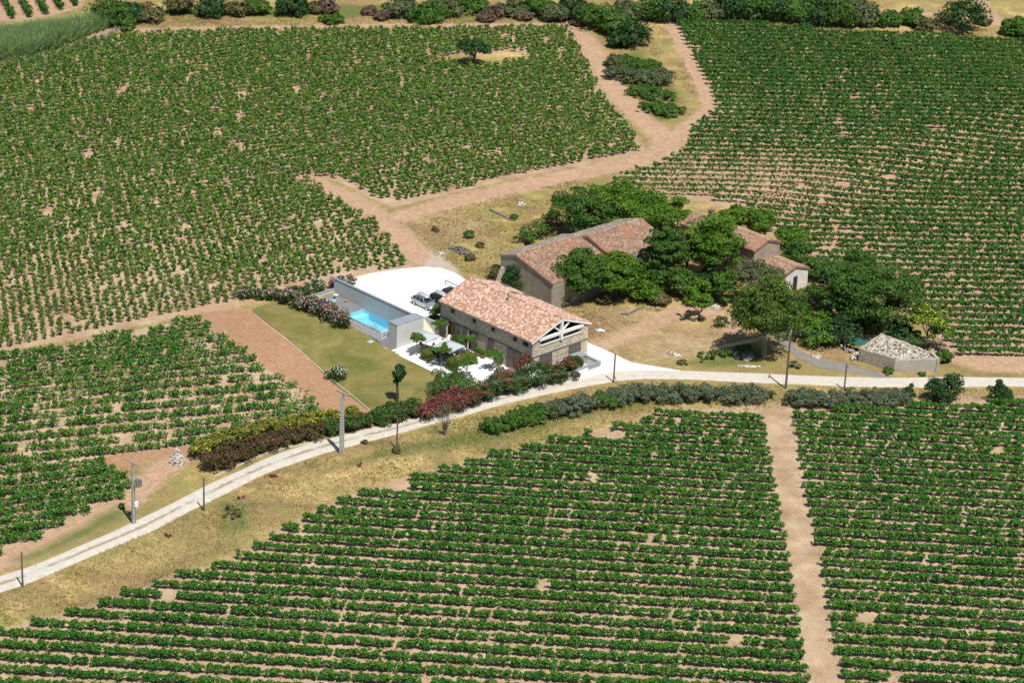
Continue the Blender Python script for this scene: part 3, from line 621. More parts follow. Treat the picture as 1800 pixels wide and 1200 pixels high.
def tile_mat(name, cols, col_var=0.0, dirt=(0.12, 0.09, 0.07), dirt_amt=0.3, patch=None):
    m, t, N, L = nodes(name); uv = N('ShaderNodeUVMap'); sp = N('ShaderNodeSeparateXYZ'); L(uv.outputs[0], sp.inputs[0])
    fu, fv = math_(t, 'FLOOR', sp.outputs[0]), math_(t, 'FLOOR', sp.outputs[1])
    cb = N('ShaderNodeCombineXYZ'); L(fu, cb.inputs[0]); L(fv, cb.inputs[1]); wn = N('ShaderNodeTexWhiteNoise'); wn.noise_dimensions = '2D'; L(cb.outputs[0], wn.inputs['Vector'])
    r = ramp(t, [((k + 0.5) / len(cols), c) for k, c in enumerate(cols)], 'CONSTANT'); L(wn.outputs['Value'], r.inputs[0]); c = r.outputs[0]
    if col_var:                                   # channel columns between the cover tiles are mixed darker
        fr = math_(t, 'FRACT', sp.outputs[0]); cv = ramp(t, [(0.40, (1, 1, 1)), (0.58, (0, 0, 0))]); L(math_(t, 'ABSOLUTE', math_(t, 'SUBTRACT', fr, 0.5)), cv.inputs[0]); cv.color_ramp.elements[0].position = 0.18; cv.color_ramp.elements[1].position = 0.34
        c = mixc(t, math_(t, 'MULTIPLY', math_(t, 'SUBTRACT', 1.0, cv.outputs[0]), col_var), c, dirt)
    n = noise(t, 0.55, 5, 0.65); dr = ramp(t, [(0.45, (0, 0, 0)), (0.68, (1, 1, 1))]); L(n, dr.inputs[0])
    c = mixc(t, math_(t, 'MULTIPLY', dr.outputs[0], dirt_amt), c, dirt)
    if patch:
        n2 = noise(t, 0.33, 2, 0.4); pr_ = ramp(t, [(0.60, (0, 0, 0)), (0.66, (1, 1, 1))]); L(n2, pr_.inputs[0]); c = mixc(t, math_(t, 'MULTIPLY', pr_.outputs[0], 0.5), c, patch)
    finish(t, c, 0.85, 0.2, bump=noise(t, 12, 2), bstr=0.2); return m
def board_mat(name, col, vert=False, pitch=6.5):
    m, t, N, L = nodes(name); tc = N('ShaderNodeTexCoord'); sp = N('ShaderNodeSeparateXYZ'); L(tc.outputs['Object'], sp.inputs[0])
    f = math_(t, 'FRACT', math_(t, 'MULTIPLY', sp.outputs[2], pitch)); g = ramp(t, [(0.0, (1, 1, 1)), (0.10, (0, 0, 0))]); L(f, g.inputs[0])
    fl = math_(t, 'FLOOR', math_(t, 'MULTIPLY', sp.outputs[2], pitch)); wn = N('ShaderNodeTexWhiteNoise'); wn.noise_dimensions = '1D'; L(fl, wn.inputs['W'])
    c = mixc(t, wn.outputs['Value'], tuple(0.75 * x for x in col), tuple(1.2 * x for x in col)); c = mixc(t, g.outputs[0], c, tuple(0.25 * x for x in col))
    c = mixc(t, math_(t, 'MULTIPLY', noise(t, 4, 3), 0.5), c, tuple(0.7 * x for x in col)); finish(t, c, 0.8, 0.2); return m
M_STONE = stone_mat('field_stone', [(0.70, 0.62, 0.46), (0.50, 0.41, 0.29), (0.80, 0.74, 0.60), (0.62, 0.52, 0.38), (0.84, 0.79, 0.67), (0.40, 0.32, 0.23)], (0.30, 0.245, 0.18), 4.2)
M_RUIN = stone_mat('rubble_stone', [(0.46, 0.41, 0.32), (0.34, 0.29, 0.22), (0.60, 0.55, 0.45), (0.40, 0.35, 0.28)], (0.20, 0.175, 0.14), 4.0, 2.2)
M_TILE = tile_mat('new_canal_tile', [(0.44, 0.25, 0.175), (0.56, 0.37, 0.27), (0.40, 0.22, 0.155), (0.72, 0.58, 0.47), (0.50, 0.30, 0.21), (0.60, 0.42, 0.32), (0.37, 0.20, 0.145), (0.66, 0.50, 0.39)], 0.55, (0.22, 0.12, 0.09), 0.10)
M_OLDT = tile_mat('old_canal_tile', [(0.336, 0.200, 0.130), (0.440, 0.304, 0.210), (0.264, 0.160, 0.109), (0.480, 0.368, 0.277), (0.376, 0.192, 0.118), (0.400, 0.288, 0.210)], 0.72, (0.100, 0.060, 0.046), 0.35, (0.368, 0.160, 0.084))
M_GREYT = tile_mat('weathered_grey_tile', [(0.30, 0.25, 0.20), (0.40, 0.34, 0.27), (0.24, 0.20, 0.17), (0.45, 0.39, 0.31)], 0.6, (0.11, 0.09, 0.075), 0.4)
M_RENDER = plain('old_grey_render', (0.36, 0.32, 0.265), 0.95, 0.1, 0.45, 0.7)
M_RENDERT = plain('old_tan_render', (0.43, 0.36, 0.27), 0.95, 0.1, 0.4, 0.8)
M_WHITE = plain('white_paint', (0.80, 0.80, 0.79), 0.6, 0.3, 0.08, 1.0)
M_WHITEOLD = plain('old_whitewash', (0.72, 0.71, 0.68), 0.9, 0.1, 0.3, 1.4)
M_CONC = plain('poured_concrete', (0.56, 0.565, 0.54), 0.85, 0.2, 0.18, 0.6)
M_CONCD = plain('dark_concrete', (0.215, 0.22, 0.225), 0.8, 0.2, 0.25, 0.8)
M_CAP = plain('slate_coping', (0.29, 0.32, 0.36), 0.7, 0.25, 0.25, 0.8)
M_CREAM = plain('cream_concrete', (0.70, 0.66, 0.53), 0.85, 0.2, 0.15, 1.0)
M_LINTEL = plain('window_surround', (0.42, 0.40, 0.37), 0.85, 0.2, 0.15, 1.5)
M_SHUT = board_mat('grey_boards', (0.155, 0.125, 0.115))
M_WOOD = board_mat('brown_door_boards', (0.20, 0.095, 0.045))
M_STEEL = plain('grey_steel', (0.20, 0.21, 0.22), 0.45, 0.5, 0.2, 3.0, metal=0.3)
M_ZINC = plain('zinc', (0.50, 0.50, 0.50), 0.35, 0.5, 0.2, 3.0, metal=0.7)
M_GLASS = plain('window_glass', (0.03, 0.04, 0.055), 0.08, 0.6, 0.2, 1.0)
M_DARK = plain('interior_shade_tone', (0.05, 0.045, 0.04), 0.9, 0.1, 0.3, 1.0)  # indoor shade put into the colour, for recesses and openings
M_GREYWOOD = plain('weathered_wood', (0.24, 0.22, 0.195), 0.9, 0.1, 0.4, 4.0)

def at_st(name, label, cat, s, t, z=0.0, drot=0.0, group=None):
    x, y = from_st(s, t); return thing(name, label, cat, (x, y, z), HA + drot, group)
def roof_slope(name, E0, E1, R1, R0, mat, parent, period=0.24, amp=0.045, course=0.36, sag=0.0, thick=0.16):
    """a canal-tile slope: round-topped tile columns running from eave E0-E1 up to ridge R0-R1"""
    E0, E1, R0, R1 = [np.array(p, float) for p in (E0, E1, R0, R1)]; Lu = np.linalg.norm(E1 - E0); Lv = np.linalg.norm(R0 - E0); nu = int(round(Lu / period)); nv = max(2, int(round(Lv / course)))
    k = 8; u = np.linspace(0, 1, nu * k + 1); v = np.linspace(0, 1, nv * 2 + 1); n = np.cross(E1 - E0, R0 - E0); n /= np.linalg.norm(n); n = n if n[2] > 0 else -n
    U, Vv = np.meshgrid(u, v); P = (E0 * (1 - U[..., None]) + E1 * U[..., None]) * (1 - Vv[..., None]) + (R0 * (1 - U[..., None]) + R1 * U[..., None]) * Vv[..., None]
    ph = (U * nu) % 1.0; hgt = amp * np.where(np.abs(ph - 0.5) < 0.3, np.cos((ph - 0.5) / 0.3 * math.pi / 2), -0.45 * np.cos((np.where(ph > 0.5, 1 - ph, ph)) / 0.2 * math.pi / 2))
    hgt = hgt - 0.02 * ((Vv * nv) % 1.0) * (Vv < 1)
    if sag: hgt = hgt + sag * (vnoise(U * Lu, Vv * Lv, 2.6, 61) - 0.5) * 0.8 - sag * np.sin(np.pi * U)
    P = P + n * hgt[..., None]; a, b = U.shape; I = np.arange(a * b).reshape(a, b)
    F = np.stack([I[:-1, :-1], I[:-1, 1:], I[1:, 1:], I[1:, :-1]], -1).reshape(-1, 4)
    if np.cross(E1 - E0, R0 - E0)[2] < 0: F = F[:, ::-1]
    V = P.reshape(-1, 3); rim = np.concatenate([I[0, :], I[1:, -1], I[-1, -2::-1], I[-2:0:-1, 0]]); low = V[rim] - n * (thick + 0.0) ; o = len(V); q = np.arange(len(rim)); qn = (q + 1) % len(rim)
    V = np.vstack([V, low]); F = np.vstack([F, np.c_[rim[qn], rim, o + q, o + qn]])
    ob = np_mesh(name, V, F, [mat], parent if parent is not None else None)
    uvl = ob.data.uv_layers.new(name='UVMap'); UV = np.vstack([np.c_[(U * nu).ravel(), (Vv * nv * 1.6 + 7 * np.floor(U * nu) % 3 * 0.33).ravel()], np.c_[(U * nu).ravel()[rim], (Vv * nv).ravel()[rim]]])
    uvl.data.foreach_set('uv', UV[F.ravel()].astype(np.float32).ravel()); ob.data.polygons.foreach_set('use_smooth', np.ones(len(F), bool)); return ob
def ridge_tiles(name, A, B, mat, parent, r=0.13):
    A, B = np.array(A, float), np.array(B, float); n = max(2, int(np.linalg.norm(B - A) / 0.42)); mb = MB()
    for i in range(n): p = A + (B - A) * i / n; q = A + (B - A) * (i + 1.04) / n; mb.tube([p, q], [r * 1.06, r * 0.94], 7)
    o = mb.build(name, mat, parent, smooth=False); uv = o.data.uv_layers.new(name='UVMap'); me = o.data; arr = np.zeros((len(me.loops), 2), np.float32); pi = np.repeat(np.arange(len(me.polygons)), [len(p.vertices) for p in me.polygons])
    arr[:, 0] = (pi // 9) * 1.0 + 0.5; uv.data.foreach_set('uv', arr.ravel()); return o
def wall_holes(name, mat, parent, o, u, nrm, Lw, z0, z1, holes, thick):
    """wall face in the plane o + u*a, outward nrm, with rectangular openings and their reveals"""
    o, u, nrm = np.array(o, float), np.array(u, float), np.array(nrm, float); mb = MB(); xs = sorted({0.0, Lw, *[h[0] for h in holes], *[h[1] for h in holes]}); zs = sorted({z0, z1, *[h[2] for h in holes], *[h[3] for h in holes]})
    P = lambda a, z, d=0.0: tuple(o + u * a + nrm * -d + np.array([0, 0, z]))
    for i in range(len(xs) - 1):
        for j in range(len(zs) - 1):
            cx, cz = (xs[i] + xs[i + 1]) / 2, (zs[j] + zs[j + 1]) / 2
            if any(h[0] < cx < h[1] and h[2] < cz < h[3] for h in holes): continue
            mb.add([P(xs[i], zs[j]), P(xs[i + 1], zs[j]), P(xs[i + 1], zs[j + 1]), P(xs[i], zs[j + 1])], [(0, 1, 2, 3)])
    for a, b, c, d in holes:
        Q = [(a, c), (b, c), (b, d), (a, d)]
        for k in range(4): p, q = Q[k], Q[(k + 1) % 4]; mb.add([P(*p), P(*q), P(*q, thick), P(*p, thick)], [(0, 1, 2, 3)])
    return mb.build(name, mat, parent)

# ------------------------------------------------------------------ the restored stone house
ZE, ZR = 5.68, 7.58; SL = (ZR - ZE) / (HW / 2); OV, OG = 0.41, 0.20
hs = thing('stone_house', 'long restored stone house with a mottled pink tiled roof and white gable truss', 'house', (HX, HY, 0), HA)
win = [(16.16, .36), (11.75, .36), (7.93, .36), (3.51, .36), (1.40, .56)]
ops = [(15.45, 17.3, -0.2, 3.0), (12.1, 12.95, -0.2, 3.0), (3.42, 3.72, -0.2, 2.95)]
hol = [(HL - t - w_, HL - t + w_, 4.35, 5.22) for t, w_ in win] + [(HL - b, HL - a, c, d) for a, b, c, d in ops]
wall_holes('wall', M_STONE, hs, (0, HL, 0), (0, -1, 0), (-1, 0, 0), HL, -0.3, ZE - 0.03, hol, 0.35)
mb = MB(); rz_ = lambda s: ZE + SL * min(s, HW - s) - 0.06
mb.extr([(0.02, 0.0, -0.3), (HW, 0.0, -0.3), (HW, 0.0, 4.42), (0.02, 0.0, 4.42)], (0, 0.45, 0))
mb.extr([(0.02, 0.0, 4.42), (1.5, 0.0, 4.42), (1.5, 0.0, rz_(1.5)), (0.02, 0.0, rz_(0.02))], (0, 0.45, 0))
mb.extr([(9.12, 0.0, 4.42), (HW, 0.0, 4.42), (HW, 0.0, rz_(HW)), (9.12, 0.0, rz_(9.12))], (0, 0.45, 0)); mb.build('gable_wall', M_STONE, hs)
mb = MB(); mb.box(HW - 0.45, HW - 0.003, 0.452, HL - 0.46, -0.3, ZE - 0.04); mb.extr([(0.02, HL, -0.3), (HW, HL, -0.3), (HW, HL, rz_(HW)), (HW / 2, HL, ZR - 0.06), (0.02, HL, rz_(0))], (0, -0.45, 0)); mb.build('rear_walls', M_STONE, hs)
mb = MB(); mb.box(0.37, 0.39, 0.5, HL - 0.5, -0.3, ZE - 0.1); mb.extr([(0.5, 2.6, 4.2), (HW - 0.5, 2.6, 4.2), (HW - 0.5, 2.6, ZE - 0.15), (HW / 2, 2.6, ZR - 0.32), (0.5, 2.6, ZE - 0.15)], (0, 0.1, 0)); mb.box(0.45, HW - 0.5, 0.47, 2.6, 4.25, 4.34); mb.box(1.3, 1.46, 0.47, 2.6, 4.34, 5.75); mb.box(9.2, 9.35, 0.47, 2.6, 4.34, 5.75); mb.build('loggia', M_DARK, hs)  # recess lining, its inside shade painted as a near-black tone
def zs(s): return ZE + SL * (s if s < HW / 2 else HW - s)
e0 = ZE - SL * OV
rf = roof_slope('roof', (-OV, HL + OG, e0), (-OV, -OG, e0), (HW / 2, -OG, ZR), (HW / 2, HL + OG, ZR), M_TILE, hs, period=0.31, amp=0.055, course=0.46)
roof_slope('rear_roof', (HW + OV, -OG, e0), (HW + OV, HL + OG, e0), (HW / 2, HL + OG, ZR), (HW / 2, -OG, ZR), M_TILE, hs, period=0.31, amp=0.055, course=0.46)
ridge_tiles('ridge', (HW / 2, HL + OG, ZR + 0.01), (HW / 2, -OG, ZR + 0.01), M_TILE, hs)
mb = MB()
for a, b in ((-OV - .02, HW / 2), (HW + OV + .02, HW / 2)): mb.extr([(a, -OG - 0.045, zs(a) - 0.33), (b, -OG - 0.045, ZR - 0.31), (b, -OG - 0.045, ZR - 0.04), (a, -OG - 0.045, zs(a) - 0.06)], (0, 0.04, 0))
mb.build('bargeboard', M_WHITE, hs)
mb = MB(); mb.box(-OV - 0.10, -OV + 0.02, -OG, HL + OG, e0 - 0.20, e0 - 0.09); mb.build('gutter', M_STEEL, hs)
tr_ = MB(); tr_.obox((1.15, -0.06, 5.45), (9.5, -0.06, 5.45), 0.30, 0.42); o = tr_.build('tie_beam', M_WHITE, hs, bevel=0.01)
MB().box(5.12, 5.53, -0.245, 0.13, 4.43, ZR - 0.22).build('king_post', M_WHITE, hs)
for sg in (-1, 1): MB().obox((5.325 + sg * 0.2, -0.05, 5.72), (5.325 + sg * 1.65, -0.05, zs(5.325 + sg * 1.65) - 0.15), 0.18, 0.22).build('strut', M_WHITE, hs)
for sg in (-1, 1): MB().obox((5.325 + sg * 5.2, 0.1, zs(5.325 + sg * 5.2) - 0.28), (5.325 + sg * 0.21, 0.1, ZR - 0.36), 0.2, 0.2).build('rafter', M_WHITE, hs)
MB().box(1.35, 5.11, -0.10, 0.5, 4.424, 4.52).box(5.54, 9.25, -0.10, 0.5, 4.424, 4.52).build('sill', M_CREAM, hs, bevel=0.01)
mb = MB(); mb.box(-0.10, -0.03, 0.0, HL, 3.13, 3.20); mb.box(-0.10, HW, -0.10, -0.03, 3.13, 3.20); mb.build('door_rail', M_STEEL, hs)
for t, w_ in win:
    f = MB(); z0, z1, W2 = 4.35, 5.22, w_ + 0.22
    f.box(-0.03, 0.05, t - W2, t - w_, z0 - .18, z1 + .16).box(-0.03, 0.05, t + w_, t + W2, z0 - .18, z1 + .16).box(-0.031, 0.05, t - w_, t + w_, z0 - .18, z0).box(-0.031, 0.05, t - w_, t + w_, z1, z1 + .16)
    fo = f.build('window', M_LINTEL, hs); MB().box(0.28, 0.31, t - w_, t + w_, z0, z1).build('pane', M_GLASS, fo)
for a, b in ((17.4, 18.5), (14.35, 15.4), (12.98, 14.0), (10.85, 12.08), (3.75, 4.9), (2.2, 3.4)):
    MB().box(-0.145, -0.08, a, b, 0.12, 3.12).build('shutter', M_SHUT, hs)
MB().box(-0.145, -0.08, 7.6, 8.75, 0.75, 3.12).build('shutter', M_SHUT, hs)
for a, b in ((1.34, 3.68), (6.97, 9.26)): MB().box(a, b, -0.145, -0.08, 0.1, 3.12).build('shutter', M_SHUT, hs)
for a, b in ((15.5, 16.7), (12.15, 12.6)): MB().box(0.18, 0.23, a, b, 0.1, 2.98).build('door', M_WOOD, hs)
for a, b in ((17.1, 17.36), (12.70, 12.96), (14.03, 14.3)): MB().box(-0.06, 0.0, a, b, 0.1, 3.0).build('door_jamb', M_CREAM, hs)
for y_, z0 in ((0.12, 0.0), (HL - 0.1, 0.1)): MB().tube([(-0.14, y_, z0), (-0.14, y_, e0 - 0.3), (-OV, y_, e0 - 0.16)], 0.055, 6).build('downpipe', M_STEEL, hs)
mb = MB(); zc = zs(4.38); mb.tube([(4.38, 9.68, zc - 0.1), (4.38, 9.68, zc + 0.95)], 0.13, 8); mb.tube([(4.38, 9.68, zc + 1.05), (4.38, 9.68, zc + 1.12)], 0.2, 8); mb.tube([(4.38, 9.68, zc + 0.95), (4.38, 9.68, zc + 1.06)], 0.06, 5); mb.build('flue', M_ZINC, hs)
def hit_local(px, py, sgn):
    """where the photo's ray meets the front (-1) or rear (+1) roof slope, in house coordinates"""
    d = ray(px, py); lo = None
    for q in np.linspace(300, 480, 2000):
        p = d * q; z = CAMH + p[2]; s, t = to_st(p[0], p[1]); zz = zs(s) if 0 < s < HW else -9
        if z < zz + 0.0 and (s - HW / 2) * sgn > 0: return float(s), float(t)
    return None
for (px, py) in ((889.5, 502.5), (904.9, 515.5), (926.8, 519.5), (951.6, 528.8)):
    h_ = hit_local(px, py, 1)
    if h_: s, t = h_; MB().extr([(s - 0.55, t - 0.45, zs(s - 0.55) + 0.03), (s + 0.55, t - 0.45, zs(s + 0.55) + 0.03), (s + 0.55, t + 0.45, zs(s + 0.55) + 0.03), (s - 0.55, t + 0.45, zs(s - 0.55) + 0.03)], (0, 0, 0.12)).build('skylight', M_STEEL, hs)

# ------------------------------------------------------------------ pool terrace
dk = MB(); D0, D1, T0, T1, ZD = -9.55, -3.46, 20.95, 37.7, 1.10
PX0, PX1, PT0, PT1 = -7.1, -3.62, 22.8, 30.95
for a, b, c, d in ((D0, PX0, T0, T1), (PX1, D1, T0, T1), (PX0, PX1, T0, PT0), (PX0, PX1, PT1, T1)): dk.box(a, b, c, d, -0.4, ZD)
x, y = HX, HY
o = dk.build('pool_terrace', M_CONCD, None, (x, y, 0), HA); tag(o, kind='structure')
pl = thing('swimming_pool', 'rectangular blue swimming pool with a pale step at its far end', 'pool', (HX, HY, 0), HA)
M_POOL = plain('pool_lining', (0.40, 0.64, 0.75), 0.5, 0.3, 0.06, 0.8); M_POOLS = plain('pool_step', (0.55, 0.84, 0.90), 0.5, 0.3, 0.06, 0.8)
mb = MB(); zb = -0.30; e = 0.01
mb.add([(PX0 + e, PT0 + e, zb), (PX1 - e, PT0 + e, zb), (PX1 - e, PT1 - e, zb), (PX0 + e, PT1 - e, zb), (PX0 + e, PT0 + e, ZD - .02), (PX1 - e, PT0 + e, ZD - .02), (PX1 - e, PT1 - e, ZD - .02), (PX0 + e, PT1 - e, ZD - .02)], [(0, 1, 2, 3), (0, 4, 5, 1), (1, 5, 6, 2), (2, 6, 7, 3), (3, 7, 4, 0)])
mb.build('basin', M_POOL, pl); MB().box(PX0 + .02, PX1 - .02, PT1 - 1.1, PT1 - .02, -0.29, 0.5).build('pool_step', M_POOLS, pl)
m, t_, N, L = nodes('pool_water'); fr = N('ShaderNodeFresnel'); fr.inputs[0].default_value = 1.33; a = N('ShaderNodeBsdfTransparent'); a.inputs[0].default_value = (0.66, 0.88, 0.95, 1); b = N('ShaderNodeBsdfGlossy'); b.inputs['Roughness'].default_value = 0.05; mx = N('ShaderNodeMixShader'); ou = N('ShaderNodeOutputMaterial')
bu = N('ShaderNodeBump'); bu.inputs['Strength'].default_value = 0.15; L(noise(t_, 3.0, 2), bu.inputs['Height']); L(bu.outputs[0], b.inputs['Normal']); L(fr.outputs[0], mx.inputs[0]); L(a.outputs[0], mx.inputs[1]); L(b.outputs[0], mx.inputs[2]); L(mx.outputs[0], ou.inputs[0]); M_WATER = m
MB().add([(PX0 + e, PT0 + e, 1.0), (PX1 - e, PT0 + e, 1.0), (PX1 - e, PT1 - e, 1.0), (PX0 + e, PT1 - e, 1.0)], [(0, 1, 2, 3)]).build('water', M_WATER, pl)
ld = thing('pool_ladder', 'steel hand-rail ladder hooked over the pool edge', 'pool ladder', (*from_st(-7.3, 24.4), ZD), HA)
for q in (-0.25, 0.25): MB().tube([(-0.35, q, 0), (-0.3, q, 0.5), (0.0, q, 0.75), (0.3, q, 0.55), (0.34, q, -0.9)], 0.03, 5).build('rail', M_STEEL, ld)
for z in (-0.4, -0.7): MB().obox((0.34, -0.25, z), (0.34, 0.25, z), 0.08, 0.03).build('rung', M_STEEL, ld)
bk = at_st('pool_house', 'grey concrete block with a flat slate top at the end of the pool', 'pool house', -5.4, 19.9)
MB().box(-2.4, 2.55, -0.87, 0.93, -0.3, 3.55).build('wall', M_CONC, bk); MB().box(-2.43, 2.58, -0.9, 0.96, 3.552, 3.62).build('roof', M_CAP, bk)
gw = at_st('garden_wall', 'long tall grey concrete wall behind the pool with dark coping', 'wall', -3.35, 20.83)
MB().box(-0.14, 0.14, 0.02, 17.0, -0.6, 3.52).build('wall', M_CONC, gw); MB().box(-0.19, 0.19, 0.02, 17.05, 3.523, 3.61).build('coping', M_CAP, gw)
rw = at_st('retaining_wall', 'low concrete wall closing the sun-lounger end of the pool terrace', 'wall', -3.5, 37.84)
MB().box(-6.2, 0.0, -0.13, 0.13, -0.4, 1.92).build('wall', M_CONC, rw); MB().box(-6.25, 0.0, -0.18, 0.18, 1.923, 2.01).build('coping', M_CAP, rw)
st = at_st('pool_steps', 'dark grey concrete steps from the patio up to the pool', 'steps', -9.65, 19.05)
for k in range(6): MB().box(0.0, 1.86, k * 0.315, 1.893, 0.05 + (k and k * 0.175 + 0.002), 0.05 + (k + 1) * 0.175).build('step', M_CONCD, st)
st = at_st('garden_steps', 'flight of pale cream steps between concrete block and house up to the white car park', 'steps', -2.8, 19.55)
for k in range(9): MB().box(0.0, 2.6, k * 0.27, 9 * 0.27, 0.1 + (k and k * 0.18 + 0.002), 0.1 + (k + 1) * 0.18).build('step', M_CREAM, st)
pw = at_st('planter_wall', 'pale concrete planter wall at the left end of the house', 'wall', -0.15, 18.7)
MB().box(0.0, 0.2, 0.1, 3.2, 0.0, 2.0).box(0.2, 2.2, 3.0, 3.2, 0.0, 2.0).build('wall', M_CONC, pw); MB().box(0.2, 2.2, 0.1, 3.0, 0.0, 1.8).build('earth', M_BARK, pw)
M_FENCE = M_WHITE
def fence_run(label, a, b, z):
    L_ = math.hypot(b[0] - a[0], b[1] - a[1]); an = math.atan2(b[1] - a[1], b[0] - a[0]); f = at_st('pool_fence', label, 'fence', a[0], a[1], z, an, 'white fence around the pool'); npan = max(1, round(L_ / 1.15)); w_ = L_ / npan
    for i in range(npan + 1): MB().box(i * w_ - .035, i * w_ + .035, -.035, .035, 0, 1.12).build('post', M_FENCE, f)
    for i in range(npan):
        mb = MB(); x0, x1 = i * w_ + .036, (i + 1) * w_ - .036; mb.box(x0, x1, -.025, .025, .06, .12).box(x0, x1, -.025, .025, 1.02, 1.09)
        nb = 5
        for k in range(nb): xx = x0 + (x1 - x0) * (k + 0.5) / nb; mb.box(xx - .02, xx + .02, -.014, .014, .12, 1.02)
        mb.build('panel', M_FENCE, f)
    return f
fence_run('white vertical bar fence between the pool and the lawn', (-9.48, 30.5), (-9.48, 21.05), ZD - 0.12)
fence_run('short white fence gate at the head of the dark steps', (-9.0, 21.08), (-7.85, 21.08), ZD)

# white L-shaped wall in front of the gable
lw = at_st('white_yard_wall', 'low white L-shaped wall with grey coping at the sunny gable end', 'wall', 3.4, -3.75)
MB().box(0.0, 6.1, -0.14, 0.14, -0.3, 1.26).build('wall', M_WHITE, lw); MB().box(5.82, 6.1, 0.14, 3.5, -0.3, 1.26).build('return_wall', M_WHITE, lw); MB().box(-0.02, 6.15, -0.19, 0.19, 1.262, 1.33).box(5.78, 6.15, 0.19, 3.5, 1.262, 1.33).build('coping', M_CAP, lw)
M_PLAQ = plain('grey_plate', (0.33, 0.33, 0.33), 0.6, 0.3, 0.25, 6.0)
pq = at_st('wall_plate', 'grey rectangular plate fixed to the white yard wall', 'sign', 7.05, -3.91, 0.76)
MB().box(0.0, 2.35, -0.03, 0.015, 0.0, 0.42).build('plate', M_PLAQ, pq)
cn = at_st('grey_awning', 'small grey sheet canopy over the yard by the gable door', 'canopy', 6.6, -1.9, 0.0)
MB().obox((0.0, 0.9, 1.75), (2.3, 0.9, 1.75), 1.5, 0.05).build('roof', M_CAP, cn)
for q, r_ in ((0.06, 0.2), (2.24, 0.2), (0.06, 1.6), (2.24, 1.6)): MB().tube([(q, r_, -0.02), (q, r_, 1.73)], 0.035, 5).build('post', M_ZINC, cn)

# ------------------------------------------------------------------ old farm buildings
def gable_barn(b, x0, x1, wf, wb, ze, zr, wall, roof, rear, sag, z0=-0.3, ov=0.25, og=0.12, y0=0.0):
    sl = (zr - ze) / wf; zb = zr - sl * wb; dz = 0.14 + 1.3 * sag
    MB().extr([(x0, y0, z0), (x0, y0 + wf + wb, z0), (x0, y0 + wf + wb, zb - dz), (x0, y0 + wf, zr - dz), (x0, y0, ze - dz)], (x1 - x0, 0, 0)).build('wall', wall, b)
    roof_slope('roof', (x0 - og, y0 - ov, ze - sl * ov), (x1 + og, y0 - ov, ze - sl * ov), (x1 + og, y0 + wf, zr), (x0 - og, y0 + wf, zr), roof, b, 0.30, 0.07, 0.45, sag, 0.34)
    roof_slope('rear_roof', (x1 + og, y0 + wf + wb + ov, zb - sl * ov), (x0 - og, y0 + wf + wb + ov, zb - sl * ov), (x0 - og, y0 + wf, zr), (x1 + og, y0 + wf, zr), rear, b, 0.30, 0.07, 0.45, sag, 0.34)
    ridge_tiles('ridge', (x0 - og, y0 + wf, zr + 0.0), (x1 + og, y0 + wf, zr - sag * 0.6), roof, b, 0.12)
bt = 0.794; bn = thing('old_barn', 'long old barn with a faded canal-tiled roof in two heights and a bare grey gable', 'barn', (5.43, 350.43, 0), bt)
gable_barn(bn, 0.0, 12.9, 7.5, 3.1, 4.57, 6.65, M_RENDER, M_OLDT, M_GREYT, 0.12)
gable_barn(bn, 12.95, 24.6, 5.5, 5.0, 5.25, 7.05, M_RENDER, M_OLDT, M_GREYT, 0.10)
def genoise(b, x0, x1, z):                                        # the row of little tile arches under the eave
    mb = MB()
    for k in range(int((x1 - x0) / 0.34)): mb.obox((x0 + k * .34 + .17, -0.09, z), (x0 + k * .34 + .17, -0.09, z + 0.45), 0.17, 0.1)
    mb.build('eave_brackets', M_CREAM, b)
genoise(bn, 0.1, 3.2, 3.78); genoise(bn, 13.1, 22.0, 4.42)
MB().box(20.0, 21.4, -0.03, 0.05, 0.0, 2.4).build('barn_door', M_GREYWOOD, bn); MB().box(15.0, 16.0, -0.03, 0.05, 2.2, 3.3).build('window', M_DARK, bn)
bd = np.array([math.cos(bt), math.sin(bt)]); bnv = np.array([-bd[1], bd[0]]); bpos = lambda a, n_: (5.43 + bd[0] * a + bnv[0] * n_, 350.43 + bd[1] * a + bnv[1] * n_)
px_, py_ = bpos(-0.1, 9.6); bu_ = thing('stone_buttress', 'pale leaning stone buttress at the far corner of the barn gable', 'buttress', (px_, py_, 0), bt)
MB().extr([(-2.4, -0.5, -0.2), (-0.05, -0.5, -0.2), (-0.05, -0.5, 4.0), (-0.4, -0.5, 4.0)], (0, 1.0, 0)).build('stonework', M_RUIN, bu_)
fh = thing('farmhouse', 'old tan farmhouse behind the trees with a pale weathered tile roof and a chimney', 'house', (24.97, 374.24, 0), -0.775)
gable_barn(fh, 0.0, 14.8, 2.95, 2.95, 5.75, 6.72, M_RENDERT, M_OLDT, M_OLDT, 0.06, -0.4)
ch = MB().box(2.6, 3.3, 3.2, 3.9, 6.2, 7.7).build('chimney', M_RENDERT, fh); MB().box(2.52, 3.38, 3.12, 3.98, 7.702, 7.8).build('chimney_cap', M_OLDT, ch)
f = MB().box(14.77, 14.84, 4.6, 5.5, 2.9, 3.35).build('window', M_DARK, fh)
for xx in (3.5, 8.0, 12.2): MB().box(xx, xx + 0.9, -0.03, 0.05, 3.3, 4.5).build('shutter', M_GREYWOOD, fh)
sh = thing('white_shed', 'small whitewashed outbuilding with a tiled roof and open doorway at the end of the farmhouse', 'shed', (37.14 - 2.3 * math.cos(-.8), 362.67 - 2.3 * math.sin(-.8), 0), -0.80)
gable_barn(sh, 0.0, 5.55, 3.3, 2.9, 2.96, 4.0, M_WHITEOLD, M_OLDT, M_OLDT, 0.04, -0.4)
MB().box(5.53, 5.585, 2.9, 3.8, 0.0, 2.3).build('doorway', M_DARK, sh)  # flat slab, the shade of the opening is its colour
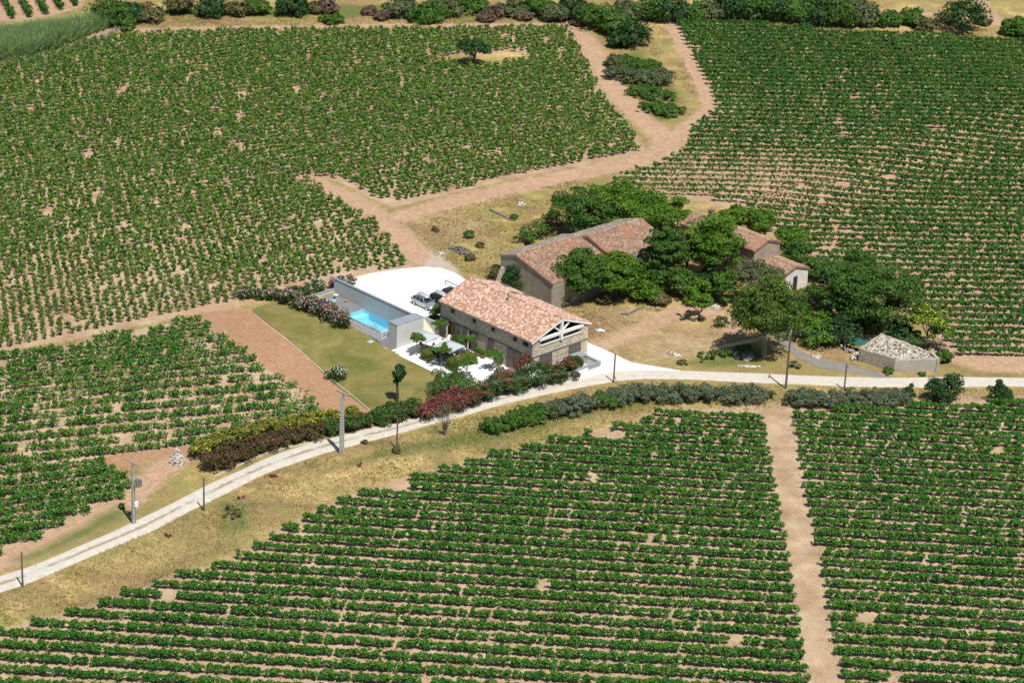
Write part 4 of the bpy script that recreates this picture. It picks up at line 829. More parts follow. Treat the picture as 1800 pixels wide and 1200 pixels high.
MB().box(5.3, 5.62, -0.06, 0.35, -0.3, 2.7).build('corner_pier', M_RENDERT, sh)

# ------------------------------------------------------------------ roofless ruin full of rubble
rp = np.array([(48.65, 337.1), (53.3, 333.95), (59.65, 334.65), (58.95, 336.4), (52.2, 341.8)]); rc = rp.mean(0)
ru = thing('ruin', 'roofless stone ruin filled with rubble beside the road', 'ruin', (rc[0], rc[1], 0))
def ruin_wall(a, b, h0, h1, mat, th=0.45, n=14):
    a, b = a - rc, b - rc; d = (b - a) / np.linalg.norm(b - a); nn = np.array([-d[1], d[0]]); V = []; F = []
    for i in range(n + 1):
        p = a + (b - a) * i / n; h = h0 + (h1 - h0) * i / n + rng.uniform(-0.10, 0.08) * (0 < i < n)
        V += [(*p, -0.3), (*p, h), (*(p + nn * th), h + rng.uniform(-.05, .05)), (*(p + nn * th), -0.3)]
    for i in range(n): F += [(4 * i + k, 4 * i + 4 + k, 4 * i + 4 + (k + 1) % 4, 4 * i + (k + 1) % 4) for k in range(4)]
    F += [(0, 1, 2, 3), (4 * n + 3, 4 * n + 2, 4 * n + 1, 4 * n)]; return MB().add(V, F).build('wall', mat, ru)
M_RUINR = plain('ruin_render', (0.45, 0.41, 0.35), 0.95, 0.1, 0.35, 0.9)
ruin_wall(rp[0], rp[1], 2.0, 2.05, M_RUIN); ruin_wall(rp[1], rp[2], 1.75, 2.0, M_RUINR); ruin_wall(rp[2], rp[3], 2.0, 2.2, M_RUIN); ruin_wall(rp[3], rp[4], 2.1, 2.5, M_RUIN, n=22); ruin_wall(rp[4], rp[0], 2.5, 2.05, M_RUIN, n=18)
def stones(n, pos, size, seed, flat=0.6):
    """loose stones: n angular lumps"""
    r = np.random.default_rng(seed); base = np.array([(-1, -1, -1), (1, -1, -1), (1, 1, -1), (-1, 1, -1), (-1, -1, 1), (1, -1, 1), (1, 1, 1), (-1, 1, 1)], float) * 0.62; fc = np.array([(3, 2, 1, 0), (4, 5, 6, 7), (0, 1, 5, 4), (1, 2, 6, 5), (2, 3, 7, 6), (3, 0, 4, 7)])
    V = base[None] * r.uniform(0.65, 1.2, (n, 8, 3)) * (size * r.uniform(0.5, 1.4, n))[:, None, None] * np.array([1.25, 0.95, flat]); a = r.uniform(0, 6.28, n); b = r.normal(0, 0.35, n); c, s = np.cos(a), np.sin(a)
    x = V[..., 0] * c[:, None] - V[..., 1] * s[:, None]; y = V[..., 0] * s[:, None] + V[..., 1] * c[:, None]; z = V[..., 2] + x * np.sin(b)[:, None]
    return (np.stack([x, y, z], -1) + np.asarray(pos)[:, None]).reshape(-1, 3), (fc[None] + np.arange(n)[:, None, None] * 8).reshape(-1, 4)
def stonemat(name, c0, c1):
    m, t, N, L = nodes(name); g = N('ShaderNodeNewGeometry'); r = ramp(t, [(0, c0), (0.6, c1), (1, tuple(1.15 * x for x in c1))]); L(g.outputs['Random Per Island'], r.inputs[0]); c = mixc(t, math_(t, 'MULTIPLY', noise(t, 5, 3), 0.4), r.outputs[0], c0); finish(t, c, 0.9, 0.1); return m
M_LOOSE = stonemat('loose_stone', (0.26, 0.22, 0.17), (0.62, 0.57, 0.48)); M_PALE = stonemat('pale_stone', (0.38, 0.345, 0.29), (0.62, 0.58, 0.51)); M_DARKST = stonemat('dark_stone', (0.045, 0.04, 0.036), (0.26, 0.24, 0.21))
q = rng.uniform(rp.min(0), rp.max(0), (2600, 2)); q = q[sdpoly(rp, q[:, 0], q[:, 1]) > 0.35][:900]; hz = 1.45 + 0.13 * np.clip(q[:, 1] - rp[1][1], 0, 6) + 0.25 * np.exp(-((q[:, 0] - rc[0] + 0.5) ** 2 + (q[:, 1] - rc[1] - .6) ** 2) / 5.0) + rng.uniform(-.1, .1, len(q))
V, F = stones(len(q), np.c_[q - rc, hz], 0.22, 5); o = np_mesh('rubble', V, F, [M_LOOSE], ru); o['kind'] = 'stuff'
mb = MB(); gp = rp - rc; mb.prism([tuple(p * 0.9) for p in gp], 0.0, 1.42); mb.build('fill', M_RUIN, ru)
for a, b in (((-0.3, 1.0, 2.1), (0.3, -1.5, 1.55)), ((-0.9, 0.9, 2.0), (-0.7, -1.1, 1.5)), ((-1.5, 1.2, 1.9), (0.6, 0.5, 2.15))): MB().obox(a, b, 0.22, 0.2).build('fallen_beam', M_GREYWOOD, ru)
# ================================================================== TREES AND SHRUBS
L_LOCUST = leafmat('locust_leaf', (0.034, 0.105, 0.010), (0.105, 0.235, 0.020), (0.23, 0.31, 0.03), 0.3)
L_LOCD = leafmat('dark_locust_leaf', (0.020, 0.066, 0.012), (0.060, 0.150, 0.022), (0.15, 0.22, 0.03), 0.25)  # darker green variant, so the locusts differ
L_DARK = leafmat('evergreen_leaf', (0.010, 0.038, 0.010), (0.030, 0.085, 0.020), (0.07, 0.13, 0.03), 0.15)
L_MID = leafmat('broad_leaf', (0.026, 0.085, 0.012), (0.075, 0.175, 0.022), (0.14, 0.21, 0.03), 0.25)
L_PINE = leafmat('pine_needles', (0.018, 0.052, 0.008), (0.060, 0.125, 0.014), (0.16, 0.21, 0.03), 0.12)
L_OLIVE = leafmat('olive_leaf', (0.045, 0.070, 0.028), (0.11, 0.14, 0.055), (0.17, 0.18, 0.08), 0.15)
L_GREY = leafmat('grey_broom', (0.050, 0.075, 0.040), (0.125, 0.155, 0.085), (0.20, 0.22, 0.13), 0.12)
L_SCRUB = leafmat('brown_scrub', (0.055, 0.060, 0.020), (0.13, 0.125, 0.045), (0.20, 0.17, 0.07), 0.12)
L_OLEA = leafmat('oleander_leaf', (0.016, 0.052, 0.012), (0.050, 0.115, 0.024), (0.16, 0.20, 0.04), 0.18)
L_RUST = leafmat('rusty_oleander', (0.040, 0.040, 0.014), (0.085, 0.080, 0.026), (0.19, 0.07, 0.045), 0.15)
L_YEL = leafmat('golden_shrub', (0.055, 0.085, 0.012), (0.15, 0.18, 0.022), (0.45, 0.40, 0.04), 0.2)
L_BOX = leafmat('hedge_leaf', (0.030, 0.075, 0.012), (0.10, 0.165, 0.022), (0.28, 0.29, 0.04), 0.2)
P_PINK = leafmat('pink_petals', (0.50, 0.16, 0.26), (0.72, 0.36, 0.46), (0.80, 0.55, 0.60), 0.2)
P_CRIM = leafmat('crimson_petals', (0.26, 0.012, 0.045), (0.50, 0.035, 0.12), (0.60, 0.10, 0.20), 0.2)
P_RED = leafmat('red_petals', (0.20, 0.022, 0.03), (0.36, 0.06, 0.065), (0.46, 0.12, 0.12), 0.2)
P_WHITE = leafmat('white_petals', (0.62, 0.58, 0.55), (0.80, 0.78, 0.75), (0.8, 0.8, 0.75), 0.2)
P_YEL = leafmat('yellow_petals', (0.45, 0.36, 0.02), (0.66, 0.56, 0.05), (0.7, 0.6, 0.1), 0.2)
M_TWIG = plain('bare_twigs', (0.30, 0.24, 0.21), 0.9, 0.1, 0.4, 3.0)

def crown_leaves(r_, zc, rx, rz, nclump, n, size, flat=0.7, crf=0.34, top=-0.25, ry=None, sparse=0.0, tipw=0.35):
    """clumps of leaves spread over the outside of a crown, some inside; returns leaves and clump centres"""
    Lf = Leaves(); cc = []; ry = ry or rx
    for i in range(nclump):
        d = r_.normal(0, 1, 3); d /= np.linalg.norm(d)
        if d[2] < top: d[2] = -d[2] * 0.6
        q = r_.uniform(0.45, 0.92); c = np.array([d[0] * rx * q, d[1] * ry * q, zc + d[2] * rz * q]); cr = crf * min(rx, rz * 1.5) * r_.uniform(0.65, 1.25); cc.append((c, cr))
        m = max(8, int(n / nclump * r_.uniform(0.6, 1.3))); P, N_ = blob(r_, c, [cr, cr, cr * flat], m, low=-0.6); N_ = N_ + d * 0.5 + np.array([0, 0, 0.35])
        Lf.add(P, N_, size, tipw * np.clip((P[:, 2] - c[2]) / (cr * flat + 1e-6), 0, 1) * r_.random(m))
    return Lf, cc
def tree(name, label, px, hgt, rx, rz, mat, bark=None, seed=0, n=3500, size=0.24, nclump=46, flat=0.6, trunk=0.2, lean=(0, 0), zc=None, group=None, limbs=6, cat='tree', crf=0.34, top=-0.3, fork=0.45, flowers=None, ry=None, z=None, tipw=0.35):
    if cat == 'tree' and group and 'farm' in group or group == 'trees right of the shed': top = -0.8; rx *= 1.14; zc = zc or hgt - rz; low = 0.12 * zc; hi = zc + rz; zc = (hi + low) / 2 + 0.1 * (hi - low); rz = (hi - low) / 2; n = int(n * 2.1); nclump = int(nclump * 1.6); crf *= 0.82; size *= 0.82
    r_ = np.random.default_rng(1000 + seed); g = G(*px); bark = bark or M_BARK; t = thing(name, label, cat, (g[0], g[1], g[2]), 0, group); zc = zc or hgt - rz
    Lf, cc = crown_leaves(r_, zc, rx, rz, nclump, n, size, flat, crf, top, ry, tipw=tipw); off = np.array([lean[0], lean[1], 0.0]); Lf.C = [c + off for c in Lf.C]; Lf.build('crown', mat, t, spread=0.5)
    mb = MB(); f = zc * fork + 0.1; k = np.array([lean[0], lean[1], 0]) * 0.5; p1 = np.array([0, 0, f]) + k * 0.6 + np.array([*r_.normal(0, 0.12, 2), 0]); mb.tube([(0, 0, -0.2), tuple(np.array([0, 0, f * 0.5]) + k * 0.2 + np.array([*r_.normal(0, 0.08, 2), 0])), tuple(p1)], [trunk * 1.2, trunk, trunk * 0.8], 7)
    for c, cr in [cc[i] for i in r_.choice(len(cc), min(limbs, len(cc)), False)]:
        c = c + off; mid = (p1 + c) / 2 + np.array([0, 0, 0.25 * rz]) * r_.uniform(-0.3, 0.6); mb.tube([p1 - [0, 0, 0.1], mid, c], [trunk * 0.55, trunk * 0.36, trunk * 0.12], 5)
    mb.build('trunk', bark, t)
    if flowers: F_ = Leaves(); P = np.vstack(Lf.C); i = r_.choice(len(P), flowers[1], False); i = i[P[i][:, 2] > zc - 0.2 * rz]; F_.add(P[i] + [0, 0, 0.1], np.tile([0, 0, 1.0], (len(i), 1)), size * 0.9, 0.3); F_.build('blossom', flowers[0], t)
    return t
def shrub(name, label, px, rx, h, mat, seed=0, n=900, size=0.16, nclump=16, flat=0.75, flowers=(), group=None, cat='shrub', ry=None, z=None, xy=None, stems=True, crf=0.42):
    r_ = np.random.default_rng(3000 + seed); g = G(*px) if xy is None else np.array([xy[0], xy[1], float(H(*xy)) if z is None else z]); t = thing(name, label, cat, tuple(g), 0, group)
    Lf, cc = crown_leaves(r_, h * 0.48, rx, h * 0.55, nclump, n, size, flat, crf, -0.6, ry); C = np.vstack(Lf.C); Lf.C = [np.c_[c[:, :2], np.maximum(c[:, 2], 0.03)] for c in Lf.C]; Lf.build('foliage', mat, t, spread=0.5)
    for k, (pm, m) in enumerate(flowers):
        P = np.vstack(Lf.C); N_ = np.vstack(Lf.N); out = (P[:, 2] / h + np.hypot(P[:, 0], P[:, 1]) / rx * 0.5) * r_.uniform(0.7, 1.3, len(P)); i = np.argsort(-out)[:int(m * 2.2)]; i = r_.choice(i, min(m, len(i)), False)
        F_ = Leaves(); F_.add(P[i] * 1.03 + [0, 0, 0.03], N_[i], size * 0.85, r_.random(len(i)) * 0.5); F_.build('blossom', pm, t)
    if stems:
        mb = MB()
        for c, cr in cc[:5]: mb.tube([(0, 0, -0.1), tuple(c * [0.4, 0.4, 0.5]), tuple(c)], [0.05, 0.035, 0.015], 4)
        mb.build('stem', M_BARK, t)
    return t

# around the farm
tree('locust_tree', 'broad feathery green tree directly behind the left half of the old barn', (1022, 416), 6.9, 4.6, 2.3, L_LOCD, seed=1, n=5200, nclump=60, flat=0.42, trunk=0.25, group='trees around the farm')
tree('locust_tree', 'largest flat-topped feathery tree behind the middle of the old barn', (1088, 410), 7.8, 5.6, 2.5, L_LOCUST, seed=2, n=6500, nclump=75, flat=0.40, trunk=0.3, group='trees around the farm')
tree('locust_tree', 'feathery tree in the gap between the old barn and the farmhouse', (1160, 412), 6.2, 4.3, 2.3, L_LOCUST, seed=3, n=4600, nclump=55, flat=0.42, trunk=0.25, group='trees around the farm')
tree('leafy_tree', 'rounded dark green tree leaning over the front eave of the old barn', (1018, 529), 7.6, 3.5, 3.8, L_MID, seed=4, n=5600, nclump=62, flat=0.55, trunk=0.22, zc=3.8, group='trees around the farm')
tree('leafy_tree', 'looser pale green tree in front of the middle of the barn', (1082, 527), 7.0, 3.5, 3.5, L_LOCUST, seed=5, n=4600, nclump=50, flat=0.5, trunk=0.18, zc=3.4, group='trees around the farm')
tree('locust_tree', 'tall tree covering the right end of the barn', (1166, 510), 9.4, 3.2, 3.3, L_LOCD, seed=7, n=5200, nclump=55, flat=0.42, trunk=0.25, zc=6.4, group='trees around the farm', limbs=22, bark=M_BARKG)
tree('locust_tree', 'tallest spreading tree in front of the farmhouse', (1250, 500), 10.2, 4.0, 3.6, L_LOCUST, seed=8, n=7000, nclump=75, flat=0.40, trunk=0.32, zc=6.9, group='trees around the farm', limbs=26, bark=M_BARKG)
tree('yellow_tree', 'small yellow-green tree between two tall dark ones', (1206, 500), 9.2, 1.9, 1.5, leafmat('lime_leaf', (0.10, 0.17, 0.012), (0.22, 0.29, 0.02), (0.3, 0.33, 0.03), 0.3), seed=9, n=1500, nclump=18, flat=0.45, trunk=0.14, group='trees around the farm')
for k, (px, rx, h, lb, mt) in enumerate([((1150, 513), 2.3, 4.4, 'dark leafy shrub at the foot of the barn under tall trees', L_MID), ((1196, 520), 2.5, 4.6, 'broad-leaved shrub under the yellow-green tree', L_MID), ((1226, 535), 1.9, 4.6, 'pale feathery bush just behind the small isolated tree', L_LOCUST), ((1272, 532), 2.3, 5.4, 'bright leafy fig-like shrub left of the round pine', L_MID), ((1245, 516), 2.3, 4.0, 'shaded shrub against the farmhouse wall', L_DARK), ((1135, 531), 2.2, 2.9, 'low olive shrub at the edge of the yard by the barn', L_LOCUST), ((1160, 534), 1.4, 1.7, 'small yellowish bush beside the grey stump in the yard', L_SCRUB), ((1112, 520), 2.2, 4.2, 'light green shrub filling the space before the barn door', L_LOCUST)]):
    shrub('leafy_shrub', lb, px, rx, h, mt, 20 + k, 2200, 0.22, 26, 0.6, group='shrubs around the farm')
tree('grey_tree', 'grey-green thin-leaved tree in front of the farmhouse gable', (1330, 536), 6.6, 3.2, 3.0, L_OLIVE, M_BARKG, seed=10, n=3800, nclump=44, flat=0.6, size=0.2, trunk=0.2, zc=3.6, group='trees around the farm', limbs=12)
# round stone pine by the road
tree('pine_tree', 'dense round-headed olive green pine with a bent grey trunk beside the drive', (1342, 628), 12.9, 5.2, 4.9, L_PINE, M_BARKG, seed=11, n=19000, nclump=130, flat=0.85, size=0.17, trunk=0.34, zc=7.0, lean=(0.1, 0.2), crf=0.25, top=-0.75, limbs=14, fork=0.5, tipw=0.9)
tree('small_tree', 'small isolated tree with a flat crown and its shadow beside the yard track', (1228, 563), 4.1, 2.5, 1.0, L_LOCUST, seed=12, n=1500, nclump=24, flat=0.5, trunk=0.11, size=0.19, zc=3.0, limbs=9, fork=0.35)
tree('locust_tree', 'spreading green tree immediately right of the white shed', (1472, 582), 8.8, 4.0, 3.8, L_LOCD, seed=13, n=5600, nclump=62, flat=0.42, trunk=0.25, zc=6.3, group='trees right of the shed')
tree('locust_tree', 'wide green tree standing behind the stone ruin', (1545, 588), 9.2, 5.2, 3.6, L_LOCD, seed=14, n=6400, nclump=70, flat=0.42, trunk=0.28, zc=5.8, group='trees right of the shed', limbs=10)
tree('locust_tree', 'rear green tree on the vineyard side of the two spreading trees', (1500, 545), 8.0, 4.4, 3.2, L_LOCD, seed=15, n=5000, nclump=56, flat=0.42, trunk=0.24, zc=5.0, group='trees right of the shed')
tree('flowering_tree', 'thin tree covered with yellow blossom at the right corner of the ruin', (1626, 612), 6.2, 2.9, 2.2, L_LOCUST, M_BARKG, seed=16, n=2300, nclump=36, flat=0.45, trunk=0.1, size=0.2, zc=4.2, flowers=(P_YEL, 420), limbs=9)
tree('flowering_tree', 'smaller yellow-flowered sapling reaching over the first vines', (1652, 616), 4.4, 1.9, 1.6, L_LOCUST, M_BARKG, seed=17, n=1000, nclump=18, flat=0.45, trunk=0.08, size=0.2, zc=2.6, flowers=(P_YEL, 120))
tree('dead_tree', 'grey half-dead tree with bare twigs between pine and white shed', (1418, 572), 6.8, 3.0, 2.8, L_SCRUB, M_BARKG, seed=18, n=500, nclump=34, flat=0.5, trunk=0.2, size=0.16, zc=3.9, limbs=30)
for k, (px, rx, h, lb, mt) in enumerate([((1398, 588), 3.0, 5.2, 'dark leafy shrub right behind the round pine', L_MID), ((1436, 605), 2.8, 4.2, 'green shrub on the far side of the asphalt drive', L_LOCUST), ((1478, 604), 3.0, 4.4, 'dark green thicket left of the green sun canopy', L_DARK), ((1424, 545), 2.6, 4.0, 'shrub in front of the whitewashed shed', L_MID), ((1580, 604), 2.2, 3.2, 'shaded shrub between ruin wall and spreading tree', L_DARK), ((1605, 612), 1.2, 2.4, 'small green bush at the back corner of the ruin', L_MID), ((1520, 590), 2.4, 3.6, 'dark shrub under the wide tree behind the ruin', L_DARK),
        ((1292, 392), 2.6, 2.8, 'green shrub behind the middle of the farmhouse roof', L_LOCUST), ((1335, 402), 2.8, 3.0, 'broad shrub on the vineyard side of the farmhouse', L_LOCUST), ((1388, 437), 2.8, 3.4, 'leafy shrub behind the right gable of the farmhouse', L_LOCUST), ((1402, 458), 2.4, 3.2, 'shrub at the rear of the white shed roof', L_MID), ((1440, 488), 2.6, 3.4, 'dark shrub at the right rear of the white shed', L_MID), ((1660, 636), 1.2, 1.8, 'small shrub near the end of the bottom far vine row', L_MID)]):
    shrub('leafy_shrub', lb, px, rx, h, mt, 40 + k, 2400, 0.22, 28, 0.6, group='shrubs around the farm')
shrub('round_bush', 'dense round dark green bush between the new roof and the barn gable', (905, 508), 2.1, 3.9, L_DARK, 60, 3200, 0.18, 36, 0.8)
shrub('yellow_bush', 'yellowish shrub at the foot of the stone buttress', (873, 490), 1.6, 2.2, L_SCRUB, 61, 1100, 0.16)
for k, (px, rx, h, lb, mt) in enumerate([((948, 416), 2.8, 2.6, 'olive scrub spilling from the dry meadow toward the barn roof', L_MID), ((925, 428), 2.4, 1.8, 'low green scrub at the left rear corner of the barn', L_MID), ((966, 400), 2.0, 2.4, 'scrub at the left edge of the feathery trees', L_SCRUB), ((824, 418), 0.8, 1.2, 'small dark bush alone in the dry meadow', L_MID), ((766, 406), 0.8, 0.6, 'tiny low tussock at the left of the dry meadow', L_SCRUB), ((903, 386), 0.7, 0.8, 'little green bush beside the long grey plank', L_MID), ((976, 354), 0.7, 1.0, 'small bush near the pale stone at the top of the meadow', L_MID), ((845, 434), 0.9, 0.6, 'flat green tussock behind the dark stone heap', L_SCRUB), ((826, 458), 0.8, 0.9, 'small green shrub in front of the dark stone heap', L_SCRUB), ((935, 522), 0.9, 1.5, 'straw-coloured bush against the grey barn gable', L_SCRUB), ((985, 535), 1.3, 1.5, 'olive bush at the foot of the barn corner', L_SCRUB), ((1060, 535), 1.2, 1.0, 'low green tuft in the golden grass below the barn trees', L_SCRUB)]):
    shrub('low_bush', lb, px, rx, h, mt, 70 + k, 1000, 0.17, 14, 0.7, group='low bushes in the dry meadow')
tree('garden_tree', 'slim young tree with a thick trunk standing on the lawn', (698, 706), 5.9, 1.0, 1.75, L_DARK, M_BARK, seed=21, n=2600, nclump=44, flat=1.0, trunk=0.2, size=0.13, zc=4.1, crf=0.33, fork=0.6, limbs=6, top=-0.95)
tree('field_tree', 'single dark round tree standing in the upper left vineyard', (832, 113), 5.0, 2.8, 2.3, L_DARK, seed=22, n=3000, nclump=36, flat=0.6, trunk=0.25, zc=2.9)
shrub('white_oleander', 'pale flowering oleander on the edge between lawn and tilled strip', (592, 668), 1.45, 2.0, L_OLEA, 90, 1100, 0.14, 16, 0.7, [(P_WHITE, 150)])
shrub('house_bush', 'round green bush in the planter at the left end of the house', None, 1.2, 2.1, L_MID, 91, 1300, 0.15, 18, 0.8, xy=from_st(0.95, 20.3), z=1.75)

# pool-side oleanders
for k, (s, t, rx, h, fl, lb) in enumerate([(-11.2, 27.2, 1.6, 2.7, 240, 'big pink oleander closest to the white pool fence'), (-10.9, 29.4, 1.5, 2.7, 300, 'pink oleander second from the white pool fence'), (-10.8, 31.5, 1.5, 2.6, 300, 'very full pink oleander opposite the pool step'), (-11.0, 33.6, 1.5, 2.4, 260, 'pink oleander in front of the sun loungers'), (-11.3, 35.8, 1.5, 2.3, 150, 'pale pink oleander below the retaining wall corner'), (-11.8, 38.2, 1.5, 2.1, 90, 'greener oleander at the bend of the pool hedge'), (-12.2, 40.4, 1.4, 1.8, 70, 'low oleander at the far end of the lawn'), (-13.6, 42.2, 1.2, 1.5, 60, 'small pale oleander at the middle of the lawn end'), (-15.2, 43.6, 1.3, 1.7, 90, 'last pink oleander at the lawn corner by the vineyard'), (-9.6, 39.3, 1.3, 1.7, 50, 'mixed oleander outside the retaining wall, nearest the lawn'), (-7.6, 39.2, 1.3, 1.5, 60, 'oleander outside the middle of the retaining wall'), (-5.6, 39.2, 1.2, 1.6, 70, 'oleander with white flowers outside the retaining wall')]):
    shrub('oleander', lb, None, rx, h, L_OLEA, 100 + k, 1300, 0.14, 20, 0.75, [(P_WHITE if k in (11,) else P_PINK, fl)], xy=from_st(s, t), group='oleanders around the pool')
for k, (px, lb, fm) in enumerate([((600, 503), 'white oleander at the corner of the white car park', P_WHITE), ((616, 500), 'pink oleander on the car park side of the tall wall', P_PINK), ((585, 505), 'deep pink oleander behind the end of the tall wall', P_PINK)]):
    shrub('oleander', lb, px, 1.0, 1.6, L_OLEA, 115 + k, 700, 0.13, 12, 0.7, [(fm, 170)], group='oleanders around the pool')
# long hedge beside the road
front = [(374, 826), (398, 818), (420, 808), (444, 798), (468, 790), (494, 783), (522, 777), (552, 771), (582, 765), (612, 758), (642, 752), (672, 746), (702, 740)]
for k, p in enumerate(front): shrub('hedge_shrub', f'rust-tinged dark oleander, {nth(k + 1)} from the left in the row along the road edge', p, 1.75 if k < 5 else 1.45, 2.5 if k < 5 else 2.0, L_RUST if k < 8 else L_OLEA, 130 + k, 1700, 0.14, 22, 0.7, [(P_RED, 26 if k < 6 else 14)], group='rusty oleanders along the road')
back = [(352, 804), (374, 793), (398, 783), (424, 776), (450, 770), (478, 765), (506, 760), (534, 756), (562, 752), (590, 748), (616, 745)]
for k, p in enumerate(back): shrub('golden_shrub', f'yellow-green shrub, {nth(k + 1)} from the left behind the rusty road hedge', p, 1.5, 2.3, L_YEL, 150 + k, 1500, 0.15, 16, 0.75, [(P_YEL, 80 if k in (0, 5, 7, 8, 9) else 24)], group='golden shrubs behind the road hedge')
for k, (p, rx, h, lf, fl, lb) in enumerate([((668, 740), 1.4, 1.8, L_OLEA, [], 'plain green shrub on the lawn side at the left of the crimson bushes'), ((696, 735), 1.5, 2.0, L_OLEA, [], 'green shrub with a domed top at the lawn corner'), ((726, 730), 1.5, 2.0, L_OLEA, [], 'green shrub touching the first crimson bush'),
        ((748, 735), 1.3, 1.8, L_RUST, [(P_CRIM, 330)], 'first crimson flowering bush from the left, by the bare roadside tree'), ((772, 727), 1.4, 2.3, L_RUST, [(P_CRIM, 420)], 'crimson bush directly behind the bare roadside tree'), ((798, 720), 1.5, 2.5, L_RUST, [(P_CRIM, 330), (P_RED, 80)], 'broad crimson bush below the patio corner'), ((826, 712), 1.4, 2.4, L_RUST, [(P_RED, 230)], 'dull red bush right of the broad crimson one'),
        ((784, 692), 2.4, 2.9, L_MID, [(P_RED, 26)], 'large green oleander at the patio and lawn corner'), ((815, 697), 2.0, 2.5, L_MID, [(P_RED, 36)], 'green oleander with a few red flowers at the patio edge'), ((848, 705), 1.3, 2.3, L_OLEA, [(P_CRIM, 260)], 'bright crimson oleander hanging over the road'), ((868, 699), 1.4, 2.4, L_OLEA, [(P_RED, 60)], 'mostly green oleander between two crimson ones'), ((884, 692), 1.4, 2.8, L_OLEA, [(P_CRIM, 300)], 'vivid crimson oleander below the pink one'), ((880, 680), 1.3, 2.6, L_OLEA, [(P_PINK, 280)], 'pale pink oleander at the patio edge'), ((908, 688), 1.5, 2.7, L_OLEA, [(P_RED, 80)], 'dark green oleander left of the white-flowered one'), ((930, 682), 1.3, 2.7, L_OLEA, [(P_WHITE, 170)], 'white-flowered oleander in the road hedge'), ((924, 668), 1.3, 2.7, L_RUST, [(P_RED, 230)], 'red oleander at the near corner of the house'), ((952, 678), 1.6, 2.7, L_OLEA, [(P_RED, 70)], 'deep green oleander under the first gable shutter'), ((976, 672), 1.6, 2.7, L_OLEA, [(P_RED, 110)], 'dark oleander before the lit gable wall'), ((998, 665), 1.5, 2.6, L_RUST, [(P_RED, 130)], 'reddish oleander at the end of the white yard wall'), ((1008, 655), 1.3, 2.5, L_OLEA, [(P_RED, 60)], 'last green oleander before the grey canopy')]):
    shrub('oleander', lb, p, rx * (1.28 if k < 17 else 0.95), h * (1.2 if 7 < k < 17 else 1.05), lf, 170 + k, 2700, 0.14, 22, 0.75, fl, group='oleanders between patio and road')
# verge bushes across the road
vb = [(872, 756, 'L'), (896, 750, 'L'), (922, 744, 'L'), (948, 737, 'L'), (974, 731, 'G'), (1000, 726, 'G'), (1028, 720, 'G'), (1058, 714, 'L'), (1084, 708, 'G'), (1112, 704, 'G'), (1142, 702, 'G'), (1170, 703, 'G'), (1200, 703, 'G'), (1232, 704, 'G'), (1262, 705, 'G'), (1292, 706, 'G'), (1320, 705, 'G')]
for k, (u, v, c) in enumerate(vb): shrub('broom_bush', f'{"green" if c == "L" else "grey-green"} broom bush, {nth(k + 1)} from the left on the verge left of the field entrance', (u, v), 2.35, 2.1 if c == 'G' else 1.9, L_GREY if c == 'G' else L_MID, 200 + k, 3400, 0.12, 40, 0.8, crf=0.3, group='broom bushes left of the field entrance')
for k, (u, v) in enumerate([(1402, 711), (1430, 713), (1460, 714), (1490, 714), (1520, 714), (1548, 712), (1574, 710)]): shrub('broom_bush', f'grey broom bush, {nth(k + 1)} from the left on the verge right of the field entrance', (u, v), 2.3, 2.1, L_GREY, 220 + k, 3400, 0.12, 40, 0.8, crf=0.3, group='broom bushes right of the field entrance')
for k, (p, rx, h, lb) in enumerate([((1597, 704), 0.9, 2.4, 'small pointed dark evergreen left of the big clump'), ((1640, 703), 1.6, 3.4, 'left bush of the big dark evergreen clump by the road'), ((1672, 700), 1.6, 3.9, 'taller right bush of the big dark evergreen clump'), ((1656, 712), 1.4, 2.6, 'front bush of the big dark evergreen clump'), ((1754, 707), 1.4, 3.0, 'lone dark evergreen at the right end of the verge'), ((1770, 702), 0.8, 1.4, 'small green bush beside the lone evergreen')]):
    shrub('evergreen_bush', lb, p, rx, h, L_DARK, 230 + k, 1900, 0.15, 26, 0.8, group='dark evergreens on the verge')
for k, (p, rx, h, m_, lb) in enumerate([((1352, 700), 0.9, 1.2, L_SCRUB, 'brown dry bush at the foot of the tall wooden pole'), ((1395, 668 - 22), 1.0, 0.8, L_GREY, 'low grey cushion bush between drive and road'), ((1562, 657), 0.9, 0.9, L_MID, 'bright green weed clump against the ruin wall'), ((1620, 660), 0.6, 0.6, L_MID, 'small weed at the right foot of the ruin wall'), ((1240, 632), 1.6, 0.9, L_MID, 'low green bramble on the verge left of the pine'), ((1275, 624), 1.7, 1.0, L_MID, 'bramble patch spreading toward the pine trunk'), ((1310, 618), 1.4, 1.0, L_MID, 'bramble nearest the pine trunk'), ((1200, 640), 0.8, 0.6, L_SCRUB, 'low weed at the bend of the yard track'), ((697, 795), 0.6, 0.8, L_SCRUB, 'green weed at the foot of the short post on the verge'), ((640, 780), 0.5, 0.5, L_SCRUB, 'little tuft below the road near the concrete pylon'), ((405, 905), 1.6, 0.9, L_SCRUB, 'sprawling green weed patch on the near verge'), ((215, 893), 0.5, 0.7, L_MID, 'small green plant beside the transformer pole'), ((1255, 585 + 37), 0.8, 0.5, L_SCRUB, 'thin weed in the mown patch before the pine'), ((1268, 575), 1.2, 1.9, L_PINE, 'young bushy pine beside the drive')]):
    shrub('weed_clump', lb, p, rx, h, m_, 240 + k, 520, 0.13, 10, 0.7, group='weeds and low bushes on the verges')
